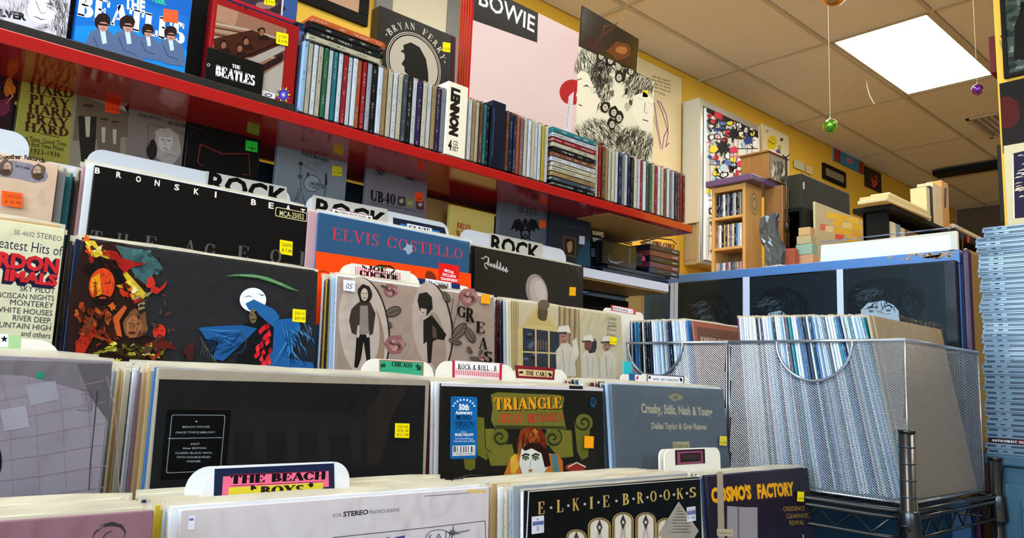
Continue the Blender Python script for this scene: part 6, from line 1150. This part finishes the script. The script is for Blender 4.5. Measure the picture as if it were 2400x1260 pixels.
for rx, rz, c in ((.036, .058, '#7a6a44'), (.032, .053, '#b89c68'), (.018, .034, '#6a5a3c'), (.013, .026, '#c8ac74')): sticky.poly([(e[0]+rx*math.cos(t), e[1]+rz*math.sin(t)) for t in np.linspace(0, 6.283, 25)[:-1]], c, False)
sticky.done('oval_emblem'); tag(tw, 'honey pine disc tower with three visible shelves of discs', 'shelving')
R_3 = random.Random(21)
for k, (lvl, pal) in enumerate(((1, ['black', 'grey', 'black', 'slate', 'white', 'black', 'grey', 'navy', 'black', 'purple', 'silver']), (2, ['pale blue', 'brown', 'white', 'black', 'tan', 'teal', 'silver', 'bronze', 'blue', 'cream', 'black']), (3, ['cream', 'tan', 'blue', 'pink', 'white', 'slate', 'plum', 'silver', 'teal', 'black']))):
    nn_ = int((wT-2*t_-.006)/.0106)
    for i in range(nn_):
        c = pal[i % len(pal)] if R_3.random() < .6 else R_3.choice(pal)
        o = box('compact_disc', 'spinez', (0, 0, 0, .12, .0096, .122), None, (XT+.012+R_3.uniform(0, .006), B_.y+wT-t_-.002-(i+1)*.0106, ZH+zsh[lvl]+.0145), (0, 0, 0), CN[c], bev=.0008) if 'spinez' in MT else None
        tag(o, f'{c} disc spine, {ordn(i+1)} from the left on the {("upper", "middle", "lower")[k]} shelf of the pine tower', 'disc case', f'discs on the {("upper", "middle", "lower")[k]} tower shelf')
# plum slab
zt_ = ZH+hT
sl_ = box('painted_board', 'purplegrey', (-.03, -.055, .0005, dT+.18, wT+.02, .034), None, (XT, B_.y, zt_), bev=.005); tag(sl_, 'plum painted board lying on top of the pine tower', 'board')
wb = empty('wooden_box', (XT+.12, P(1802, 380, X=XT+.12).y, zt_+.035)); A = P(1736, 360, X=XT+.12); B2 = P(1802, 355, X=XT+.12); hW = (A.z+B2.z)/2-(zt_+.035); wW = A.y-B2.y
box('body', 'wooddark', (0, 0, 0, .2, wW, hW-.012), wb, bev=.003); box('top_board', 'wooddark', (-.01, -.006, hW-.012, .205, wW+.012, hW), wb, bev=.004)
a = Art(wb, -.0005); a.rect(.01, .005, .19, hW-.02, '#8d8470', False)
for i in range(26): a.blob(R_3.uniform(.03, .17), R_3.uniform(.02, hW-.05), .012, .02, R_3.choice(['#2c2a26', '#5c564a', '#c8c0a4', '#3c3832']), i, 8, .4, px=False)
a.done('side_picture'); tag(wb, 'small brown wooden box with grey side picture on the plum board', 'box')
ws2 = boxx('wooden_cabinet', 'tall brown wood cabinet close behind the pine disc tower', 'cabinet', 'wooddark', 1790, 440, 1836, 610, XT+dT+.03, .07, zb=ZH)
# tripod rod
q = P(1838, 560, X=3.62); st = empty('music_stand', (q.x, q.y-.015, ZH+.001)); zq = P(1838, 368, X=3.62).z-ZH
tube('pole', 'black', [[(0, 0, 0), (0, 0, zq)]], .005, st); tube('hook', 'black', [[(0, -.02, zq+.01), (0, 0, zq-.01), (0, .02, zq+.012)]], .004, st); tube('foot', 'black', [[(-.06, -.03, .004), (0, 0, .03), (.06, -.03, .004)], [(0, 0, .03), (0, .07, .004)]], .004, st); tube('clamp', 'black', [[(0, 0, zq*.42), (0, 0, zq*.5)]], .012, st); tag(st, 'thin black stand rod with small hook beside the olive cabinet', 'stand')
# hanging bag of small things
q = P(1800, 505, X=3.40); hb_ = P(1800, 610, X=3.40)
def crumple(w_, d_, h_, seed, amp):
    bm = bmesh.new(); bmesh.ops.create_cube(bm, size=1); bmesh.ops.subdivide_edges(bm, edges=list(bm.edges), cuts=7, use_grid_fill=True); R = random.Random(seed)
    for v in bm.verts: v.co = ((v.co.x+.5)*d_+R.uniform(-amp, amp), (v.co.y+.5)*w_+R.uniform(-amp, amp)+.01*math.sin(v.co.z*9), (v.co.z+.5)*h_+(R.uniform(-amp, amp) if v.co.z > -.45 else 0))
    me = bpy.data.meshes.new('crumple'); bm.to_mesh(me); bm.free(); return me
bg_ = obj('plastic_bag', crumple(.085, .03, q.z-ZH-.08, 4, .006), 'bagdark', None, (3.38, P(1838, 560, X=3.40).y, ZH+.085)); bg_.rotation_euler = (-.16, 0, 0); tag(bg_, 'smoky plastic bag of parts leaning beside the pine tower', 'bag')
pk = obj('plastic_packet', crumple(.10, .05, .075, 6, .008), 'flap', None, (3.36, P(1834, 600, X=3.36).y, ZH+.001)); tag(pk, 'crumpled clear packet under the smoky plastic bag', 'packet')
# olive cabinet and black shelf
XO = 3.72; A = P(1842, 412, X=XO); B_ = P(1880, 405, X=XO); zo = P(1880, 490, X=XO).z; xr = P(1991, 430, Y=B_.y).x
oc = empty('olive_cabinet', (XO, B_.y, zo)); box('body', 'greyolive', (0, 0, 0, xr-XO, A.y-B_.y, (A.z+B_.z)/2-zo), oc, bev=.006); box('handle', 'metalframe', (.004, -.006, (A.z-zo)*.55, .012, -.0005, (A.z-zo)*.75), oc, bev=.001); tag(oc, 'dark olive metal box cabinet on top of the black shelf', 'cabinet')
XS = 3.66; bs = empty('black_shelf', (XS, B_.y-.03, ZH)); hS = zo-ZH-.002; wS = A.y-B_.y+.05; lS = xr-XS+.03
box('top_board', 'blackm', (0, 0, hS-.02, lS, wS, hS), bs, bev=.001); box('side_panel', 'blackm', (0, 0, 0, lS, .018, hS-.02), bs, bev=.001); box('side_panel', 'blackm', (0, wS-.018, 0, lS, wS, hS-.02), bs, bev=.001); box('back_panel', 'blackm', (lS-.01, .018, 0, lS, wS-.018, hS-.02), bs, bev=0); tag(bs, 'black open shelf unit under the olive cabinet', 'shelving')
ystk = B_.y+.0
XK2 = XS-.07; za = P(1885, 532, X=XK2).z; zc_ = ZH; fr = (.0, .34, .54, .72, .86, 1.0)
for i, (c, l, ww_) in enumerate((('#c8ac4c', 'yellow', .11), ('#c49878', 'pinkish', .10), ('#8cb0a0', 'pale green', .085), ('#b0a480', 'beige', .075), ('#c0a070', 'tan', .06))):
    z0 = ZH+(za-ZH)*fr[i]; z1 = ZH+(za-ZH)*fr[i+1]; ye = P(1907, 600, X=XK2).y
    o = box('small_box', 'plain', (0, 0, 0, .06, ww_, z1-z0-.001), None, (XK2, ye+.004*i, z0), (0, 0, .03*i-.06), c, bev=.002); tag(o, f'{l} small paper box in the little stack beside the note board', 'box')
o = box('small_box', 'plain', (0, 0, 0, .05, .06, P(1850, 583, X=XS-.12).z-ZH), None, (XS-.13, P(1865, 600, X=XS-.12).y, ZH), (0, 0, .1), '#a85a48', bev=.002); tag(o, 'small reddish patterned box left of the paper box stack', 'box')
# note board leaning on the black shelf side
YN = bs.location.y-.02; A = P(1910, 488, Y=YN); B2 = P(2022, 500, Y=YN)
nb = box('note_board', 'plain', (0, 0, 0, B2.x-A.x, .012, (A.z+B2.z)/2-ZH), None, (A.x, YN-.0, ZH), (0, 0, 0), '#c4b890', bev=.004); tag(nb, 'beige board covered with yellow sticky notes', 'board')
a = Art(nb); k = 0
for i, (x0, y0, w_, h_, c) in enumerate(((1938, 497, 26, 13, '#f0c81c'), (1962, 502, 28, 13, '#eec01c'), (1990, 508, 24, 14, '#f2cc30'), (1952, 514, 22, 14, '#f0bc14'), (1975, 520, 22, 14, '#eedc80'), (1997, 524, 22, 14, '#f0c010'), (1922, 524, 20, 14, '#d86a50'), (1935, 528, 18, 14, '#e8d8a0'), (1955, 532, 22, 14, '#efb818'), (1978, 536, 20, 13, '#f0c01c'), (2000, 540, 20, 13, '#ecb418'), (1958, 548, 20, 12, '#e05a3c'), (1984, 552, 24, 12, '#f0c428'))): a.poly([(x0, y0), (x0+w_, y0+3), (x0+w_-1, y0+h_+3), (x0-1, y0+h_)], c)
a.done('sticky_notes')
# black bookcase
XQ = 3.15; A = P(2022, 484, X=XQ); B_ = P(2078, 476, X=XQ); zt_ = P(2078, 482, X=XQ).z; xe = P(2295, 520, Y=B_.y).x
bk = empty('black_bookcase', (XQ, B_.y, ZH)); hB = zt_-ZH; wB_ = A.y-B_.y; lB = xe-XQ
box('end_panel', 'blackm', (0, 0, 0, .02, wB_, hB-.022), bk, bev=.001); box('top_board', 'blackm', (-.03, -.03, hB-.022, lB+.1, wB_+.03, hB), bk, bev=.003); box('back_panel', 'blackm', (0, wB_-.012, 0, lB, wB_, hB-.022), bk, bev=0); 
box('divider_panel', 'blackm', (P(2182, 520, Y=B_.y).x-XQ, .0, 0, P(2196, 520, Y=B_.y).x-XQ, wB_-.013, hB-.022), bk, bev=0); box('end_panel', 'blackm', (lB-.02, 0, 0, lB, wB_-.013, hB-.022), bk, bev=.001); tag(bk, 'black bookcase with standing books beyond the blue cabinet', 'shelving')
for x0, x1, c, l in ((2088, 2100, '#d8cfb8', 'cream book nearest the bookcase end panel'), (2102, 2111, '#7c8894', 'slate book between two cream ones'), (2112, 2121, '#c8b894', 'second cream book in the black bookcase'), (2123, 2152, '#6a5424', 'thick mottled brown book in the black bookcase'), (2153, 2177, '#b4a47c', 'wide khaki book beside the bookcase divider'), (2199, 2204, '#2a2440', 'thin indigo book right of the bookcase divider'), (2205, 2210, '#c8c0b0', 'thin white book right of the bookcase divider'), (2211, 2217, '#8a7a4a', 'thin olive book in the right bookcase bay'), (2218, 2226, '#b8b0a4', 'pale grey book in the right bookcase bay'), (2227, 2245, '#3c3028', 'dark brown book in the right bookcase bay'), (2246, 2256, '#8a6c3c', 'ochre book left of the bright red one'), (2258, 2268, '#d82418', 'bright red book near the bookcase end'), (2269, 2276, '#1c1a38', 'indigo book right of the bright red one')):
    a0, a1 = P(x0, 520, Y=B_.y+.01).x, P(x1, 520, Y=B_.y+.01).x
    o = box('book', 'plain', (0, 0, 0, a1-a0-.002, wB_*.75, hB-.05-random.uniform(0, .03)), None, (a0, B_.y+.01, ZH), (0, 0, 0), c, bev=.003); tag(o, l, 'book')
zk = ZH+hB
def flatbook(x0, x1, z, h, c, l, dy=0, name='book', y=None, w_=None):
    Yq = B_.y-.03+dy; a0, a1 = P(x0, 470, Y=Yq).x, P(x1, 480, Y=Yq).x; o = box(name, 'plain', (0, 0, 0, a1-a0, w_ or wB_+.02, h-.001), None, (a0, Yq, zk+z), (0, 0, random.uniform(-.04, .04)), c, bev=.003); tag(o, l, 'book'); return o
flatbook(2078, 2176, 0, .016, '#d8c898', 'bottom cream book of the flat pile on the bookcase end', -.005); flatbook(2082, 2172, .016, .02, '#d0bc84', 'middle tan book of the flat pile on the bookcase', .0); flatbook(2086, 2166, .036, .016, '#e0cf9a', 'topmost cream book of the flat pile on the bookcase', .01, w_=wB_*.8)
Yq = B_.y-.025
for x0, x1, yt, c, l in ((2172, 2180, 440, '#d8c894', 'thin cream book standing behind the flat pile'), (2181, 2187, 437, '#22242a', 'thin black book standing beside the flat pile'), (2188, 2208, 433, '#e0cc9c', 'cream boxed book standing upright on the bookcase'), (2209, 2224, 427, '#d09c54', 'orange-tan book standing last on the bookcase')):
    a0, a1 = P(x0, 470, Y=Yq).x, P(x1, 470, Y=Yq).x; o = box('book', 'plain', (0, 0, 0, a1-a0-.001, wB_*.7, P((x0+x1)/2, yt, Y=Yq).z-zk), None, (a0, Yq, zk+.0005), (0, 0, 0), c, bev=.002); tag(o, l, 'book')
    if x0 == 2188: a = Art(o); a.text('Perú', (2197, 477), (2198, 459), 5, '#4a4438'); a.done()
    if x0 == 2209: a = Art(o); a.poly([(2213, 440), (2219, 440), (2217, 488), (2213, 486)], '#3c2414'); a.done()
o = box('book', 'plain', (0, 0, 0, P(2315, 480, Y=Yq).x-P(2226, 480, Y=Yq).x, .16, .02), None, (P(2226, 480, Y=Yq).x, Yq, zk+.0005), (0, 0, 0), '#1c1c18', bev=.003); tag(o, 'black flat case at the right end of the bookcase top', 'book')
o = box('book', 'plain', (0, 0, 0, P(2325, 480, Y=Yq).x-P(2232, 480, Y=Yq).x, .15, .018), None, (P(2232, 480, Y=Yq).x, Yq-.004, zk+.022), (0, 0, .02), '#e4d4a4', bev=.003); tag(o, 'cream flat book on the black case at the bookcase end', 'book')
ar = bk
sg = box('paper_tag', 'plain', (0, 0, 0, .02, .003, .03), None, (P(2258, 498, Y=Yq).x, Yq-.012, zk-.02), (0, .4, 0), '#f04018', bev=0); tag(sg, 'small red tag hanging from the bookcase top', 'tag')
# ================================================================ YELLOW PILLAR WITH PICTURES
XP = 3.6; yp = P(2341, 260, X=XP).y
pw = box('wall_pillar', 'yellow', (0, 0, 0, .35, 1.6, H-.001), None, (XP, yp-1.6, 0), bev=.002); struct(pw)
def pillarpic(name, label, cat, x0, y0, x1, y1, frame, fw, face, dep=.018):
    X = XP-dep-.001; A, B_ = P(x0, y0, X=X), P(x1, y1, X=X); w_, h_ = A.y-B_.y, A.z-B_.z
    o = empty(name, (X, A.y, B_.z), (0, 0, RZ)); tag(o, label, cat)
    if frame: box('frame', frame, [(0, 0, 0, w_, dep, fw), (0, 0, h_-fw, w_, dep, h_), (0, 0, fw, fw, dep, h_-fw), (w_-fw, 0, fw, w_, dep, h_-fw)], o, bev=.002)
    box('picture', 'gloss', (fw, .006 if frame else 0, fw, w_-fw, dep, h_-fw), o, col=face, bev=0); return o, w_, h_
o, w_, h_ = pillarpic('framed_photo', 'black framed photograph of a dark figure before foliage, top right', 'picture', 2338, -80, 2490, 152, 'blackm', .018, '#3c4a44')
a = Art(o, .006)
for i in range(60): a.blob(R_3.uniform(.02, w_*.9), R_3.uniform(.03, h_-.03), R_3.uniform(.01, .03), R_3.uniform(.006, .016), R_3.choice(['#5c6c60', '#2a3834', '#6c7870', '#1e2826']), i, 9, .4, px=False)
a.poly([(2376, 140), (2378, 60), (2390, 30), (2392, 5), (2420, 0), (2420, 140)], '#0e100e'); a.line([(2344, 95), (2358, 142)], 4, '#8a9450'); a.done()
o, w_, h_ = pillarpic('dark_poster', 'black square poster with a dull red disc on the yellow pillar', 'poster', 2342, 196, 2490, 336, None, 0, '#15161a', .004)
a = Art(o, 0); a.clip = (0, 0, w_, h_); a.ell(2358, 264, 33, 38, '#4a1614', 4, 30); a.done()
o, w_, h_ = pillarpic('framed_photo', 'cream matted print of rippled purple and white bands on the pillar', 'picture', 2352, 342, 2520, 560, None, 0, '#cfc8a4', .006)
a = Art(o, 0); a.clip = (0, 0, w_, h_); a.poly([(2372, 360), (2500, 330), (2500, 500), (2376, 512)], '#241e3a')
for i in range(60): x = R_3.uniform(2376, 2440); y = R_3.uniform(366, 470); a.line([(x, y), (x+6, y-3), (x+R_3.uniform(12, 22), y-4)], R_3.uniform(2, 4), R_3.choice(['#e8dcc4', '#c8b8a4', '#8a7a8a', '#f0e4cc']), taper=True)
a.line([(2374, 361), (2377, 512)], 3, '#f0e8d4'); a.done()
X_ = XP-.02
for y0, y1, c, l, dd in ((82, 168, '#5a1410', 'dark red board edge sticking out from the pillar side', .03), (340, 520, '#1c1c18', 'black frame edge sticking out from the pillar side', .02)):
    A, B_ = P(2336, y0, X=XP+.02), P(2336, y1, X=XP+.02); o = box('side_frame', 'plain', (0, 0, 0, .25, dd, A.z-B_.z), None, (XP+.02, yp+.001, B_.z), (0, 0, 0), c, bev=.001); tag(o, l, 'frame')
# far dark clutter beyond the bookcase
o = box('far_bookcase', 'plain', (0, 0, 0, .35, 1.3, CAM.z+.62), None, (5.2, 1.0, 0), (0, 0, 0), '#1c1210', bev=.004); tag(o, 'low dark shelving far back beyond the black bookcase', 'shelving')
for k, c in enumerate(('#7a1c14', '#c88a1c', '#8a2018')): box('coloured_strip', 'plain', (-.01, 0, CAM.z+.50-k*.05, -.001, 1.28, CAM.z+.53-k*.05), o, col=c, bev=0)
